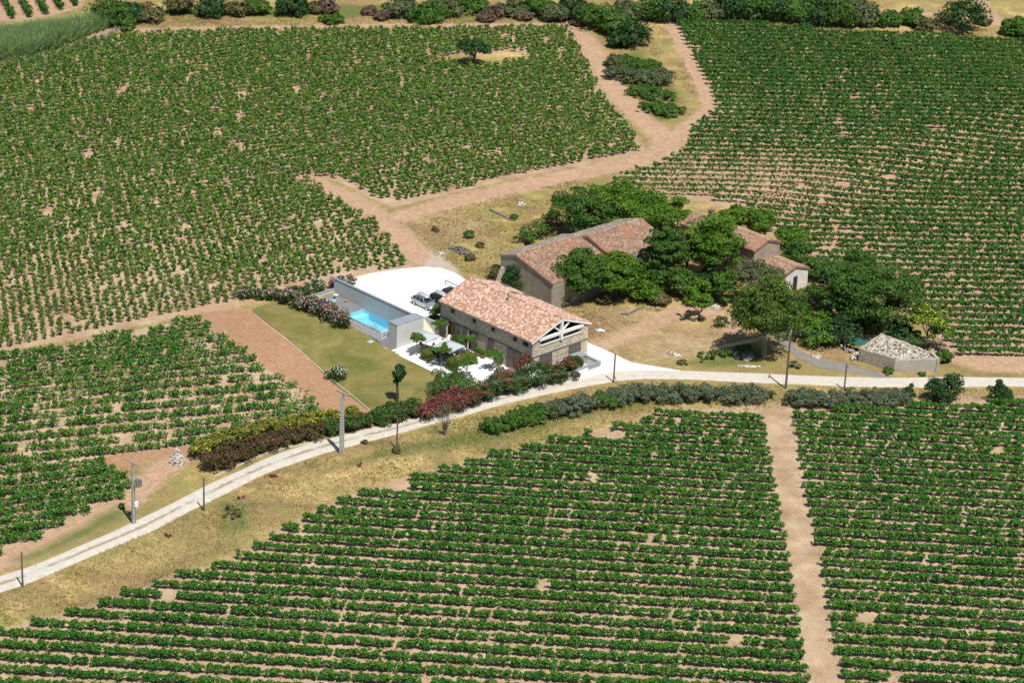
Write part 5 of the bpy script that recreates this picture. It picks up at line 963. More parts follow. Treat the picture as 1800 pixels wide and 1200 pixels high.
for k, (p, lb) in enumerate([((425, 877), 'small patch of red leaves on the near verge, middle one'), ((297, 943), 'small red-leaved plant nearest the left edge'), ((632, 818), 'largest red-leaved patch on the near verge'), ((480, 838), 'tiny red plant just below the road')]):
    shrub('red_weed', lb, p, 0.8 if k == 2 else 0.6, 0.4, leafmat(f'red_weed_leaf_{"abcd"[k]}', (0.14, 0.03, 0.02), (0.26, 0.06, 0.04), (0.3, 0.1, 0.06), 0.2), 260 + k, 130, 0.12, 6, 0.5, group='red-leaved weeds')
# nearly bare tree at the roadside
g = G(783, 765); t = thing('bare_tree', 'leafless many-branched small tree at the near edge of the road', 'tree', tuple(g)); mb = MB(); r_ = np.random.default_rng(5); mb.tube([(0, 0, -0.2), (0.05, 0, 0.5), (0, 0.05, 0.9)], [0.14, 0.11, 0.09], 6)
for k in range(26):
    a = r_.uniform(0, 6.28); o_ = r_.uniform(0.6, 2.1); z_ = r_.uniform(2.4, 4.6) - 0.4 * o_; p0 = np.array([0, 0.03, r_.uniform(0.4, 0.9)]); p2 = np.array([math.cos(a) * o_, math.sin(a) * o_, z_]); p1 = p0 * 0.5 + p2 * 0.5 + np.array([*(-p2[:2] * 0.12), 0.1]); mb.tube([p0, p1, p2], [0.045, 0.03, 0.012], 4)
    for q in range(7): s_ = p1 + (p2 - p1) * r_.uniform(0, 1); mb.tube([s_, s_ + [*r_.normal(0, 0.28, 2), r_.uniform(0.15, 0.55)]], [0.014, 0.006], 3)
mb.build('trunk', M_TWIG, t); Lf, _ = crown_leaves(r_, 3.2, 1.9, 1.3, 30, 420, 0.07); Lf.build('crown', L_SCRUB, t)

# hedgerow along the top of the photo: (px, py of the foot, radius, height, leaf)
HT = [(192, 44, 2.6, 4.2, 'M', 'rounded green tree at the right end of the cane bed'), (228, 38, 2.4, 3.2, 'D', 'dark shrub right after the cane bed'), (222, 52, 1.6, 2.0, 'M', 'low bush below the end of the cane bed'), (262, 36, 2.6, 2.6, 'S', 'olive brown shrub in the top hedge, right of the dark one'), (318, 24, 2.2, 2.8, 'S', 'greyish scrub before the yellow stubble'), (372, 29, 2.2, 3.0, 'D', 'upright dark green tree in the left part of the top hedge'), (420, 27, 2.4, 2.2, 'S', 'grey scrub between two dark trees of the top hedge'), (450, 24, 2.0, 2.6, 'M', 'mid green shrub left of the cypress-like tree'), (513, 27, 2.2, 3.6, 'D', 'conical dark tree at the left of the stubble field'), (548, 22, 1.8, 1.8, 'S', 'small brown bush beside the conical dark tree'), (574, 22, 1.8, 2.2, 'R', 'purplish brown bush in the top hedge'), (584, 40, 1.9, 1.4, 'M', 'low green bush on the grass below the purplish one'),
      (648, 26, 1.0, 1.4, 'R', 'small brown bush standing alone on the grass strip'), (671, 35, 1.0, 1.6, 'R', 'left of two round brown bushes on the grass strip'), (687, 33, 1.0, 1.6, 'R', 'right of two round brown bushes on the grass strip'), (703, 27, 2.8, 3.0, 'O', 'broad grey-green shrub left of the middle green clump'), (745, 40, 2.4, 2.4, 'M', 'low dark green shrub at the front of the middle clump'), (760, 34, 2.8, 2.8, 'M', 'round shrub at the heart of the middle clump'), (790, 24, 2.6, 2.6, 'O', 'greyish shrub right of the middle clump'), (826, 22, 2.6, 3.0, 'M', 'green shrub near the top middle of the hedge'), (855, 38, 1.4, 1.6, 'R', 'russet bush in front of the hedge'), (868, 30, 1.8, 2.0, 'R', 'brown shrub behind the russet bush'), (897, 26, 2.4, 2.6, 'O', 'olive shrub right of the brown one'), (922, 36, 1.3, 1.4, 'R', 'small round brown bush near the track bend'), (945, 26, 2.6, 3.2, 'M', 'green tree left of the double tree group'), (978, 38, 2.0, 2.8, 'O', 'olive shrub above the end of the left track'), (1010, 36, 2.6, 3.8, 'D', 'dark round tree at the top of the dirt track'), (1016, 45, 1.0, 1.1, 'R', 'tiny brown bush beside the dirt track'),
      (1052, 50, 2.8, 4.4, 'M', 'bright green tree at the fork of the two tracks'), (1076, 60, 2.6, 4.0, 'M', 'leafy tree right of the bright one at the fork'), (1112, 82, 2.5, 4.0, 'D', 'dark round tree between the two tracks'), (1086, 84, 1.5, 2.2, 'D', 'small dark tree at the front of the track trees'), (1100, 36, 2.2, 3.2, 'O', 'grey-leaved shrub behind the track trees'), (1140, 34, 3.0, 3.8, 'M', 'green tree where the top tree belt begins'), (1172, 36, 2.8, 4.2, 'D', 'dark tree second in the top tree belt'), (1212, 33, 2.8, 3.0, 'M', 'lower green tree of the top belt'), (1250, 33, 2.6, 3.0, 'O', 'grey-green tree of the top belt'), (1285, 34, 3.0, 4.6, 'D', 'tall dark tree in the left middle of the top belt'), (1330, 34, 3.0, 4.8, 'M', 'leafy light green tree in the middle of the top belt'), (1365, 36, 2.6, 4.2, 'D', 'dark tree behind the light green one'), (1398, 38, 2.8, 4.6, 'M', 'big tree right of the middle of the top belt'), (1440, 42, 2.8, 4.8, 'D', 'dark tree near the right end of the top belt'), (1478, 46, 2.8, 4.6, 'M', 'green tree near the right end of the top belt'), (1512, 46, 2.4, 4.4, 'O', 'last tree at the right end of the top belt'),
      (1416, 54, 0.9, 1.4, 'D', 'tiny round tree alone at the field edge'), (1558, 46, 1.9, 2.6, 'M', 'round bush right after the top belt'), (1602, 44, 1.9, 2.8, 'M', 'neat ball-shaped bush by the far vineyard'), (1628, 52, 2.0, 2.0, 'S', 'low olive bush right of the ball-shaped one'), (1696, 58, 3.2, 6.8, 'D', 'largest dark tree at the top right'), (1664, 40, 1.8, 1.8, 'S', 'small shrub left of the largest dark tree'), (1728, 44, 1.2, 1.2, 'S', 'little shrub right of the largest dark tree'), (1785, 62, 2.2, 2.9, 'M', 'round bush at the right edge of the top margin')]
LM = dict(M=L_MID, D=L_DARK, S=L_SCRUB, O=L_OLIVE, R=leafmat('russet_scrub', (0.075, 0.050, 0.032), (0.14, 0.095, 0.065), (0.18, 0.13, 0.09), 0.1))
for k, (u, v, rx, h, c, lb) in enumerate(HT): tree('hedge_tree' if h > 2.5 else 'hedge_bush', lb, (u, v), h * 1.15, rx * 1.45, h * 0.60, LM[c], seed=300 + k, n=2300 if h > 2.5 else 1200, size=0.29, nclump=34, flat=0.7, trunk=0.13, zc=h * 0.54, top=-0.8, crf=0.42, limbs=3, group='trees and bushes of the top hedgerow', cat='tree' if h > 2.5 else 'bush')
HI = [(1092, 112, 2.2, 1.9, 'O', 'grey-green shrub at the top of the island between the tracks'), (1118, 118, 2.2, 2.0, 'M', 'bright green shrub second from the top of the track island'), (1140, 124, 1.6, 2.0, 'M', 'green shrub on the right side of the track island top'), (1090, 132, 2.0, 1.9, 'O', 'left greyish shrub in the middle of the track island'), (1122, 140, 2.4, 2.1, 'O', 'wide greyish shrub in the centre of the track island'), (1152, 140, 2.0, 2.2, 'O', 'right greyish shrub in the middle of the track island'), (1130, 160, 2.0, 1.4, 'M', 'low green shrub below the greyish ones'), (1156, 168, 2.2, 1.4, 'M', 'low green shrub on the right of the island'), (1148, 190, 2.0, 1.2, 'M', 'low shrub near the tip of the track island'), (1174, 194, 1.8, 1.3, 'M', 'right-hand low shrub near the island tip')]
for k, (u, v, rx, h, c, lb) in enumerate(HI): shrub('scrub_bush', lb, (u, v + 6), rx * 1.7, h * 1.15, LM[c], 400 + k, 2600, 0.2, 34, 0.7, group='scrub on the island between the tracks')

# giant cane bed, dry grass: things nobody could count
def blades(name, poly_list, dens, h0, h1, width, mat, label, cat, avoid=None, lean=0.25, seed=1, cap=60000, nb=3, fn=None):
    r = np.random.default_rng(seed); P = []
    for poly in poly_list:
        lo, hi = poly.min(0), poly.max(0); n = int((hi[0] - lo[0]) * (hi[1] - lo[1]) * dens); q = r.uniform(lo, hi, (n, 2)); q = q[inside(poly, q[:, 0], q[:, 1])]; P.append(q)
    P = np.vstack(P); P = P[in_view(P[:, 0], P[:, 1])]
    if avoid is not None: P = P[avoid(P[:, 0], P[:, 1])]
    P = P[r.permutation(len(P))[:cap]]; P = np.repeat(P, nb, 0) + r.normal(0, 0.10, (len(P) * nb, 2)); n = len(P); B = np.c_[P, H(P[:, 0], P[:, 1]) - 0.02]; a = r.uniform(0, 6.28, n); hh = r.uniform(h0, h1, n); ww = width * r.uniform(0.6, 1.4, n); w_ = np.c_[np.cos(a), np.sin(a), np.zeros(n)] * ww[:, None]; l_ = np.c_[r.normal(0, lean, n) * hh, r.normal(0, lean, n) * hh, hh]
    V = np.stack([B - w_, B + w_, B + l_ * 0.55 + w_ * 0.8 + [0, 0, 0.05], B + l_], 1).reshape(-1, 3); F = np.arange(4 * n).reshape(n, 4); o = np_mesh(name, V, F, [mat], None, (0, 0, 0), attrs={'rnd': ('FACE', r.random(n)), 'tip': ('FACE', r.random(n) * 0.6)}); return tag(o, label, cat, kind='stuff')
L_CANE = leafmat('cane_leaf', (0.10, 0.20, 0.06), (0.22, 0.36, 0.12), (0.34, 0.42, 0.19), 0.35)
L_STRAW = leafmat('straw', (0.27, 0.185, 0.095), (0.47, 0.355, 0.175), (0.56, 0.46, 0.26), 0.2, 0.15)
L_STRAWG = leafmat('green_straw', (0.16, 0.15, 0.045), (0.30, 0.26, 0.08), (0.42, 0.36, 0.13), 0.2, 0.15)
CANE = GP([(-60, 118), (-60, 74), (0, 68), (60, 60), (130, 52), (200, 36), (206, 44), (150, 66), (95, 88), (30, 108)])
blades('cane_bed', [CANE], 10, 1.6, 3.4, 0.10, L_CANE, 'thick pale green bed of giant cane at the top left corner', 'canes', lean=0.42, seed=3, cap=9000, nb=7)
blades('dry_stalks', [GP([(-60, 126), (0, 112), (95, 96), (205, 52), (212, 62), (110, 104), (0, 122), (-60, 134)])], 5, 0.5, 1.4, 0.06, leafmat('dead_cane', (0.30, 0.26, 0.20), (0.48, 0.42, 0.33), (0.5, 0.45, 0.38), 0.1), 'fallen grey cane stalks along the front of the cane bed', 'stalks', lean=0.5, seed=4, cap=2500, nb=3)
def free(x, y):
    s, t = to_st(x, y); ok = np.ones(len(x), bool)
    for f_ in FIELDS: ok &= sdpoly(f_, x, y, 3) < -0.8
    for p_, w_ in TRACKS: ok &= sdline(p_, w_ * 0.8, x, y) < 0
    ok &= sdline(ROAD[::3], 1.55, x, y) < 0
    for p_ in (LAWN, PATIO, CARPARK, APRON, ASPH, F_TILL, F_TILL2, rp): ok &= ~inside(p_, x, y)
    ok &= ~((s > -10) & (s < 11.2) & (t > -4) & (t < 38)); lx = (x - 5.43) * bd[0] + (y - 350.43) * bd[1]; ly = (x - 5.43) * bnv[0] + (y - 350.43) * bnv[1]; ok &= ~((lx > -0.5) & (lx < 25) & (ly > -0.3) & (ly < 11))
    return ok
VERGE = GP([(-60, 1070), (0, 1045), (150, 985), (320, 905), (480, 830), (640, 782), (800, 740), (960, 698), (1110, 672), (1400, 680), (1860, 685), (1860, 712), (1160, 722), (900, 795), (640, 868), (300, 1016), (24, 1106), (-60, 1140)])
MEADOW = GP([(690, 392), (760, 372), (930, 335), (1010, 318), (1080, 330), (990, 380), (930, 420), (880, 470), (860, 490), (820, 480), (785, 460), (720, 425)])
YARD = GP([(880, 520), (1000, 540), (1150, 520), (1290, 545), (1340, 590), (1500, 640), (1800, 650), (1860, 668), (1200, 655), (1110, 640), (1040, 580)])
YARDG = GP([(880, 520), (1000, 536), (1150, 516), (1290, 545), (1220, 545), (1130, 566), (1040, 590)])
TOPG = GP([(210, 50), (250, 30), (1000, 32), (1000, 48), (700, 46), (420, 48)]); TOPR = GP([(1130, 42), (1800, 62), (1800, 78), (1525, 60), (1200, 44)]); ISL = GP([(1080, 112), (1150, 112), (1200, 190), (1170, 220), (1110, 170)]); MARG = GP([(1060, 130), (1100, 120), (1150, 215), (1240, 200), (1190, 60), (1150, 45), (1130, 60), (1160, 130)])
pat = lambda x, y: vnoise(x, y, 3.5, 77) + 0.35 * vnoise(x, y, 11, 79) > 0.62
blades('dry_grass', [VERGE, MEADOW, YARDG, TOPG, TOPR, MARG], 8, 0.10, 0.36, 0.045, L_STRAW, 'tall straw-coloured dry grass on the verges and meadow', 'grass', lambda x, y: free(x, y) & pat(x, y), 0.45, 5, 42000, 3)
blades('green_grass', [VERGE, TOPG, ISL, MEADOW, YARDG], 8, 0.10, 0.36, 0.05, L_STRAWG, 'olive green weeds mixed into the dry grass of the verges', 'grass', lambda x, y: free(x, y) & ~pat(x, y) & (vnoise(x, y, 5.0, 78) > 0.45), 0.45, 6, 20000, 3)
# ================================================================== VEHICLES
M_TYRE = plain('tyre', (0.03, 0.03, 0.03), 0.9, 0.2, 0.2); M_RIM = plain('alloy_rim', (0.55, 0.56, 0.58), 0.3, 0.5, 0.1, metal=0.6); M_LAMP = plain('lamp_glass', (0.75, 0.77, 0.8), 0.1, 0.6, 0.05); M_TAIL = plain('tail_lamp', (0.35, 0.02, 0.02), 0.2, 0.5, 0.1)
def paint(name, c, rough=0.25, metal=0.5):
    m, t, N, L = nodes(name); finish(t, c, rough, 0.5, metal=metal, **{'Coat Weight': 0.6, 'Coat Roughness': 0.08}); return m
def loft(mb, rings, m=0, cap=True):
    n = len(rings[0]); V = [p for r in rings for p in r]; F = [(i * n + k, (i + 1) * n + k, (i + 1) * n + (k + 1) % n, i * n + (k + 1) % n) for i in range(len(rings) - 1) for k in range(n)]
    if cap: F += [tuple(range(n)), tuple((len(rings) - 1) * n + k for k in range(n))[::-1]]
    return mb.add(V, F, m)
def car(label, s, t, z, col, box=None, L_=4.4, Wd=1.78, hgt=1.46, suv=0.0, drot=0.0):
    """estate car, nose towards +X before turning; body, glazed cabin, roof, pillars, wheels, lamps, mirrors"""
    c = at_st('parked_car', label, 'car', s, t, z, -math.pi / 2 + drot, 'cars on the white car park'); h = L_ / 2; w = Wd / 2; bd_ = 0.92 + suv * 0.12
    st_ = [(-h, .55, .92, .78), (-h + .08, .40, .97, .90), (-h + .35, .30, 1.0, bd_ + .02), (-h + 1.2, .24, 1.0, bd_ + .02), (0.0, .24, 1.0, bd_), (h - 1.55, .24, 1.0, bd_ - .02), (h - 1.2, .24, 1.0, bd_ - .05), (h - .5, .28, .97, .80 + suv * .1), (h - .16, .34, .90, .70 + suv * .1), (h - .02, .42, .80, .58 + suv * .1)]
    rings = [[(x, -w * q * .93, zb), (x, -w * q, (zb + zt) / 2), (x, -w * q * .96, zt - .06), (x, -w * q * .80, zt), (x, w * q * .80, zt), (x, w * q * .96, zt - .06), (x, w * q, (zb + zt) / 2), (x, w * q * .93, zb)] for x, zb, q, zt in st_]
    loft(MB(), rings).build('body', col, c, smooth=False, bevel=0.03)
    zr = hgt + suv * .2; cab = [(-h + .12, .88, bd_ - .02, .80), (-h + .55, .84, zr - .08, .66), (-h + 1.2, .84, zr - .02, .66), (0.15, .84, zr - .02, .66), (h - 1.42, .86, bd_ - .03, .80)]
    lo = [(x, -w * a, bd_ - .06) for x, a, z_, b in cab]; 
    rings = [[(x, -w * .88, bd_ - .07), (x, -w * b, z_), (x, w * b, z_), (x, w * .88, bd_ - .07)] for x, a, z_, b in cab]; loft(MB(), rings).build('windows', M_GLASS, c)
    rr = [[(x, -w * .69, z_ - .05), (x, -w * .60, z_ + .012), (x, w * .60, z_ + .012), (x, w * .69, z_ - .05)] for x, z_ in ((-h + .46, zr - .10), (-h + .7, zr - .03), (-h + 1.3, zr), (-0.1, zr), (0.24, zr - .045))]; loft(MB(), rr).build('roof', col, c)
    for sg in (-1, 1):
        mb = MB()
        for xa, xb in ((0.2, h - 1.45), (-0.45, -0.42), (-h + 1.05, -h + 0.95), (-h + .5, -h + .2)): mb.obox((xa, sg * w * .675, zr - .05), (xb, sg * w * .885, bd_ - .03), .07, .05)
        mb.build('pillars', col, c)
        MB().obox((-h + .7, sg * w * .60, zr + .05), (0.0, sg * w * .60, zr + .05), .035, .035).build('roof_rail', M_STEEL, c)
        MB().box(h - 1.42, h - 1.22, sg * (w + .09) - .09, sg * (w + .09) + .09, bd_ - .02, bd_ + .12).build('mirror', col, c, bevel=0.03)
        MB().box(h - .36, h - .10, sg * w * .68 - .2, sg * w * .68 + .16, .60 + suv * .1, .74 + suv * .1).build('headlight', M_LAMP, c, bevel=0.03)
        MB().box(-h - .01, -h + .12, sg * w * .80 - .12, sg * w * .80 + .1, .72, .98).build('tail_light', M_TAIL, c)
        for xx in (h - .88, -h + .85):
            ty = MB().tube([(xx, sg * (w - .20), .325), (xx, sg * (w + .012), .325)], .325, 18).build('wheel', M_TYRE, c); MB().tube([(xx, sg * (w - .1), .325), (xx, sg * (w + .022), .325)], .215, 12).build('rim', M_RIM, ty)
    if box: 
        b = at_st('roof_box', box[0], 'roof box', s, t, z + zr + .07, -math.pi / 2 + drot); prof = [(-1.05, .06, .30, .10), (-.95, .0, .40, .30), (-.3, .0, .44, .36), (.5, .0, .42, .33), (.95, .0, .34, .2), (1.1, .03, .22, .08)]
        rings = [[(x - .35, -q, z0), (x - .35, -q, z1 * .6), (x - .35, -q * .7, z1), (x - .35, q * .7, z1), (x - .35, q, z1 * .6), (x - .35, q, z0)] for x, z0, q, z1 in prof]; loft(MB(), rings).build('shell', box[1], b, smooth=True); MB().box(-.8, .0, -.38, .38, -.05, .0).build('mount', M_STEEL, b)
    return c
SILV = paint('silver_paint', (0.42, 0.45, 0.48)); BLK = paint('black_paint', (0.022, 0.024, 0.028)); NAVY = paint('navy_paint', (0.025, 0.03, 0.045)); BOXG = paint('grey_box_plastic', (0.50, 0.53, 0.57), 0.3, 0.2)
car('silver estate car with a grey roof box, nearest the pool wall', 2.85, 25.1, 1.72, SILV, ('pale grey roof box on the silver estate car', BOXG))
car('black car half hidden by the house roof, beside the silver estate', 5.05, 23.9, 1.72, BLK, ('pale grey roof box on the black car', BOXG), suv=0.6)
car('dark car farthest from the pool, only its rear showing past the roof', 7.75, 24.3, 1.72, NAVY, hgt=1.5)
o = at_st('metal_barrier', 'grey metal barrier rail at the back of the white car park', 'barrier', 10.9, 28.3, 1.72)
MB().box(-.08, .08, -1.5, 1.5, .45, .62).build('rail', M_ZINC, o)
for q in (-1.3, 1.3): MB().box(-.06, .06, q - .06, q + .06, 0, .45).build('post', M_ZINC, o)

# ================================================================== PATIO
def dome_tree(label, s, t, k, h=3.1):
    r_ = np.random.default_rng(700 + k); c = at_st('patio_tree', label, 'tree', s, t, 0.1, 0, 'small trees on the patio'); Lf = Leaves(); mb = MB(); mb.tube([(0, 0, -.05), (.02, 0, 1.2), (0, .02, h - 1.05)], [.075, .065, .06], 7)
    for i in range(9):
        a = 2 * math.pi * i / 9 + r_.normal(0, .25); o_ = r_.uniform(.55, 1.45); e = np.array([math.cos(a) * o_, math.sin(a) * o_, h - .55 + r_.normal(0, .18)]); mb.tube([(0, .02, h - 1.1), (e * [.5, .5, 1] + [0, 0, -.15]), e], [.045, .03, .012], 4)
        for q, rr in ((1.0, .30), (.55, .36)): P, N_ = blob(r_, e * [q, q, 1] + [0, 0, .1], [rr, rr, .26], 60, low=-.5); Lf.add(P, N_ + [0, 0, .5], .115, r_.random(60) * .5)
    P, N_ = blob(r_, (0, 0, h - .45), [.6, .6, .4], 120); Lf.add(P, N_ + [0, 0, .5], .115, r_.random(120) * .5)
    mb.build('trunk', M_GREYWOOD, c); Lf.build('crown', leafmat('plane_leaf', (0.030, 0.10, 0.014), (0.085, 0.20, 0.028), (0.20, 0.30, 0.04), 0.3) if 'plane_leaf' not in MATS else MATS['plane_leaf'], c); return c
for k, (s, t, lb) in enumerate([(-7.2, 15.5, 'patio tree closest to the dark pool steps'), (-1.3, 17.3, 'patio tree beside the open brown house door'), (-7.15, 10.5, 'patio tree on the lawn side between the two clipped hedges'), (-2.0, 11.0, 'patio tree near the house wall beyond the front clipped hedge'), (-7.1, 5.35, 'patio tree in front of the nearer clipped hedge'), (-2.3, 5.2, 'patio tree alone on bare white paving before the double shutters')]): dome_tree(lb, s, t, k)
def clipped(label, s0, s1, t0, t1, h, k):
    r_ = np.random.default_rng(800 + k); a, b = (s1 - s0) / 2, (t1 - t0) / 2; hd = at_st('clipped_hedge', label, 'hedge', (s0 + s1) / 2, (t0 + t1) / 2, 0.1, 0, 'clipped hedges on the patio'); Lf = Leaves()
    for (nx, ny, nz), area in (((1, 0, 0), 2 * b * h), ((-1, 0, 0), 2 * b * h), ((0, 1, 0), 2 * a * h), ((0, -1, 0), 2 * a * h), ((0, 0, 1), 4 * a * b)):
        n = int(area * 130); u = r_.uniform(-1, 1, n); v = r_.uniform(0, 1, n); P = np.c_[u * a, u * b, v * h]
        if nx: P[:, 0] = nx * a
        elif ny: P[:, 1] = ny * b
        else: P = np.c_[u * a, r_.uniform(-1, 1, n) * b, np.full(n, h)]
        P += r_.normal(0, .07, P.shape); Lf.add(P, np.tile([nx, ny, nz + .25], (n, 1)), .10, (.25 + .5 * (nz > 0)) * r_.random(n))
    Lf.build('foliage', L_BOX, hd); MB().box(-a * .85, a * .85, -b * .85, b * .85, 0.0, h * .9).build('twigs', M_BARK, hd)
clipped('clipped hedge nearer the pool steps, with a parasol on each side', -7.6, -1.9, 12.7, 14.3, 1.25, 0); clipped('clipped hedge in the middle of the white patio', -7.0, -2.4, 8.3, 9.7, 1.35, 1)
M_CLOTH = plain('grey_parasol_cloth', (0.44, 0.47, 0.50), 0.9, 0.1, 0.08, 2.0)
def parasol(label, s, t, half, h, k):
    p = at_st('parasol', label, 'parasol', s, t, 0.1, 0.12, 'grey parasols on the patio'); V = [(0, 0, h + .48)]
    n = 8; rim = []
    for i in range(n): a = 2 * math.pi * i / n + math.pi / 4; q = half * (1.41 if i % 2 == 0 else 1.0); rim.append((q * math.cos(a), q * math.sin(a), h - (.0 if i % 2 else .04)))
    mb = MB(); mb.add(V + rim + [(x, y, z - .14) for x, y, z in rim], [(0, 1 + i, 1 + (i + 1) % n) for i in range(n)] + [(1 + i, n + 1 + i, n + 1 + (i + 1) % n, 1 + (i + 1) % n) for i in range(n)]); o = mb.build('canopy', M_CLOTH, p); sl_ = o.modifiers.new('s', 'SOLIDIFY'); sl_.thickness = .012
    MB().tube([(0, 0, .02), (0, 0, h + .6)], .035, 6).build('pole', M_GREYWOOD, p); MB().box(-.35, .35, -.35, .35, 0.0, .09).build('base', M_CONCD, p)
    for i in range(n): MB().obox((0, 0, h + .44), tuple(np.array(rim[i]) + [0, 0, -.03]), .025, .025).build('rib', M_GREYWOOD, p)
parasol('grey square parasol between the concrete block and the first hedge', -5.3, 15.75, 1.45, 2.35, 0); parasol('grey square parasol over the dining table between the hedges', -5.2, 11.2, 1.6, 2.4, 1)
M_PLAST = plain('white_furniture', (0.75, 0.75, 0.73), 0.5, 0.3, 0.06); M_GREYF = plain('grey_furniture', (0.27, 0.27, 0.27), 0.6, 0.3, 0.1); M_ORANGE = plain('orange_cushion', (0.55, 0.13, 0.04), 0.8, 0.1, 0.15); M_TURQ = plain('turquoise_canvas', (0.25, 0.60, 0.70), 0.8, 0.1, 0.1)
def chair(label, s, t, rot, mat, group='garden chairs', cush=None):
    c = at_st('garden_chair', label, 'chair', s, t, 0.1, rot, group); MB().box(-.24, .24, -.24, .24, .42, .46).build('seat', cush or mat, c); MB().obox((-.25, 0, .47), (-.34, 0, .92), .46, .04, up=(1, 0, 0)).build('backrest', cush or mat, c)
    for a in (-.21, .21):
        for b in (-.21, .21): MB().box(a - .022, a + .022, b - .022, b + .022, 0, .42).build('leg', mat, c)
def table(label, s, t, lx, ly, mat, z=0.74):
    c = at_st('garden_table', label, 'table', s, t, 0.1); MB().box(-lx, lx, -ly, ly, z - .05, z).build('table_top', mat, c)
    for a in (-lx + .08, lx - .08):
        for b in (-ly + .08, ly - .08): MB().box(a - .035, a + .035, b - .035, b + .035, 0, z - .05).build('leg', mat, c)
table('long grey dining table under the middle parasol', -5.4, 11.35, 1.3, .5, M_GREYF)
for k, (a, b, r_) in enumerate([(-1.0, .85, -1.57), (-.2, .85, -1.57), (.6, .85, -1.57), (-1.0, -.85, 1.57), (-.2, -.85, 1.57), (.6, -.85, 1.57), (-1.75, 0, 0.0), (1.75, 0, 3.14)]): chair(f'grey dining chair, {["far left", "far middle", "far right", "near left", "near middle", "near right", "lawn end", "house end"][k]} place at the long table', -5.4 + a, 11.35 + b, r_, M_GREYF, 'chairs round the long table')
table('low dark table under the parasol by the concrete block', -5.0, 15.9, .6, .6, M_GREYF, .45)
for k, (a, b, r_) in enumerate([(-1.0, 0, 0), (0, .95, -1.57), (.9, -.1, 3.14)]): chair(['dark chair on the lawn side of the low table', 'dark chair with orange cushion behind the low table', 'dark chair on the house side of the low table'][k], -5.0 + a, 15.9 + b, r_, M_GREYF, 'chairs round the low table', M_ORANGE if k == 1 else None)
for k, (s, t, r_) in enumerate([(-5.9, 8.0, 2.6), (-5.0, 7.6, 1.2), (-2.5, 12.2, .5), (-1.9, 11.6, 2.0)]): chair(['pale chair in front of the middle clipped hedge', 'second pale chair in front of the middle clipped hedge, closer to the house', 'dark single chair between hedge and house wall', 'dark stool-like chair nearest the house wall pots'][k], s, t, r_, M_PLAST if k < 2 else M_GREYF)
table('small pale bench table near the house wall', -1.5, 12.6, .55, .3, M_PLAST, .4)
def lounger(label, s, t, z, rot, frame, cloth, group, head=0.5):
    c = at_st('sun_lounger', label, 'sun lounger', s, t, z, rot, group); MB().box(-.95, .45, -.31, .31, .30, .35).build('bed', cloth, c); a = np.array([.45, 0, .33]); MB().obox(a, a + [.62, 0, head], .62, .05).build('backrest', cloth, c)
    mb = MB(); mb.box(-1.0, .95, -.35, -.315, .25, .32).box(-1.0, .95, .315, .35, .25, .32).build('frame', frame, c)
    for p in (-.85, .8):
        for q in (-.33, .33): MB().box(p - .03, p + .03, q - .03, q + .03, 0, .25).build('leg', frame, c)
for k, (s, t, r_) in enumerate([(-6.1, 35.9, 2.5), (-6.9, 36.0, 2.5), (-8.2, 36.2, 2.4), (-8.9, 35.7, 2.2)]): lounger(['turquoise sun lounger closest to the tall wall', 'turquoise sun lounger second from the tall wall', 'blue sun lounger half hidden by oleanders, nearer the tall wall', 'blue sun lounger nearest the oleander hedge'][k], s, t, ZD, r_, M_PLAST, M_TURQ, 'sun loungers at the pool')
lounger('white lounge chair with raised back beside the house door', -1.0, 16.0, 0.1, 0.4, M_PLAST, M_PLAST, 'patio lounge', .55); lounger('second white lounge chair toward the patio tree', -2.3, 16.6, 0.1, 0.6, M_PLAST, M_PLAST, 'patio lounge', .4)
c = at_st('side_table', 'white folded side table against the tall pool wall', 'table', -4.3, 36.4, ZD, .3); MB().box(-.3, .3, -.3, .3, .55, .6).build('table_top', M_PLAST, c); MB().obox((-.25, -.2, 0), (.2, .2, .55), .06, .06).obox((.25, -.2, 0), (-.2, .2, .55), .06, .06).build('leg', M_PLAST, c)
M_TERRA = plain('terracotta', (0.50, 0.20, 0.11), 0.8, 0.2, 0.2)
c = at_st('terracotta_bowl', 'small terracotta bowl at the foot of the tall pool wall', 'bowl', -3.95, 34.6, ZD); MB().tube([(0, 0, 0), (0, 0, .1), (0, 0, .2)], [.16, .26, .3], 10).build('bowl', M_TERRA, c)
c = at_st('kettle_barbecue', 'round black kettle barbecue on the white paving', 'barbecue', -7.9, 6.7, 0.1); MB().tube([(0, 0, .55), (0, 0, .62), (0, 0, .8), (0, 0, .97), (0, 0, 1.03)], [.1, .26, .34, .22, .04], 14).build('kettle', BLK, c)
for a in (0, 2.1, 4.2): MB().tube([(.12 * math.cos(a), .12 * math.sin(a), .6), (.3 * math.cos(a), .3 * math.sin(a), 0)], .02, 4).build('leg', M_STEEL, c)
for k, (s, t, lb) in enumerate([(-.55, 10.5, 'terracotta pot plant by the stone wall, left one'), (-.5, 9.75, 'terracotta pot plant by the stone wall, middle one'), (-.6, 8.9, 'terracotta pot plant by the stone wall, right one'), (-.7, 5.9, 'big potted shrub just left of the double shutters'), (-.9, 13.6, 'leafy potted shrub before the second house door'), (-.6, 14.9, 'potted climber beside the brown house door')]):
    c = at_st('potted_plant', lb, 'pot plant', s, t, .1, 0, 'pot plants along the house'); MB().tube([(0, 0, 0), (0, 0, .4)], [.17, .24], 10).build('pot', M_TERRA, c); r_ = np.random.default_rng(900 + k); q = .42 if k < 3 else .75; Lf = Leaves(); P, N_ = blob(r_, (0, 0, .4 + q * .8), [q, q, q * .9], 260 if k < 3 else 480, low=-.8); Lf.add(P, N_, .10, r_.random(len(P)) * .4); Lf.build('foliage', L_MID, c)
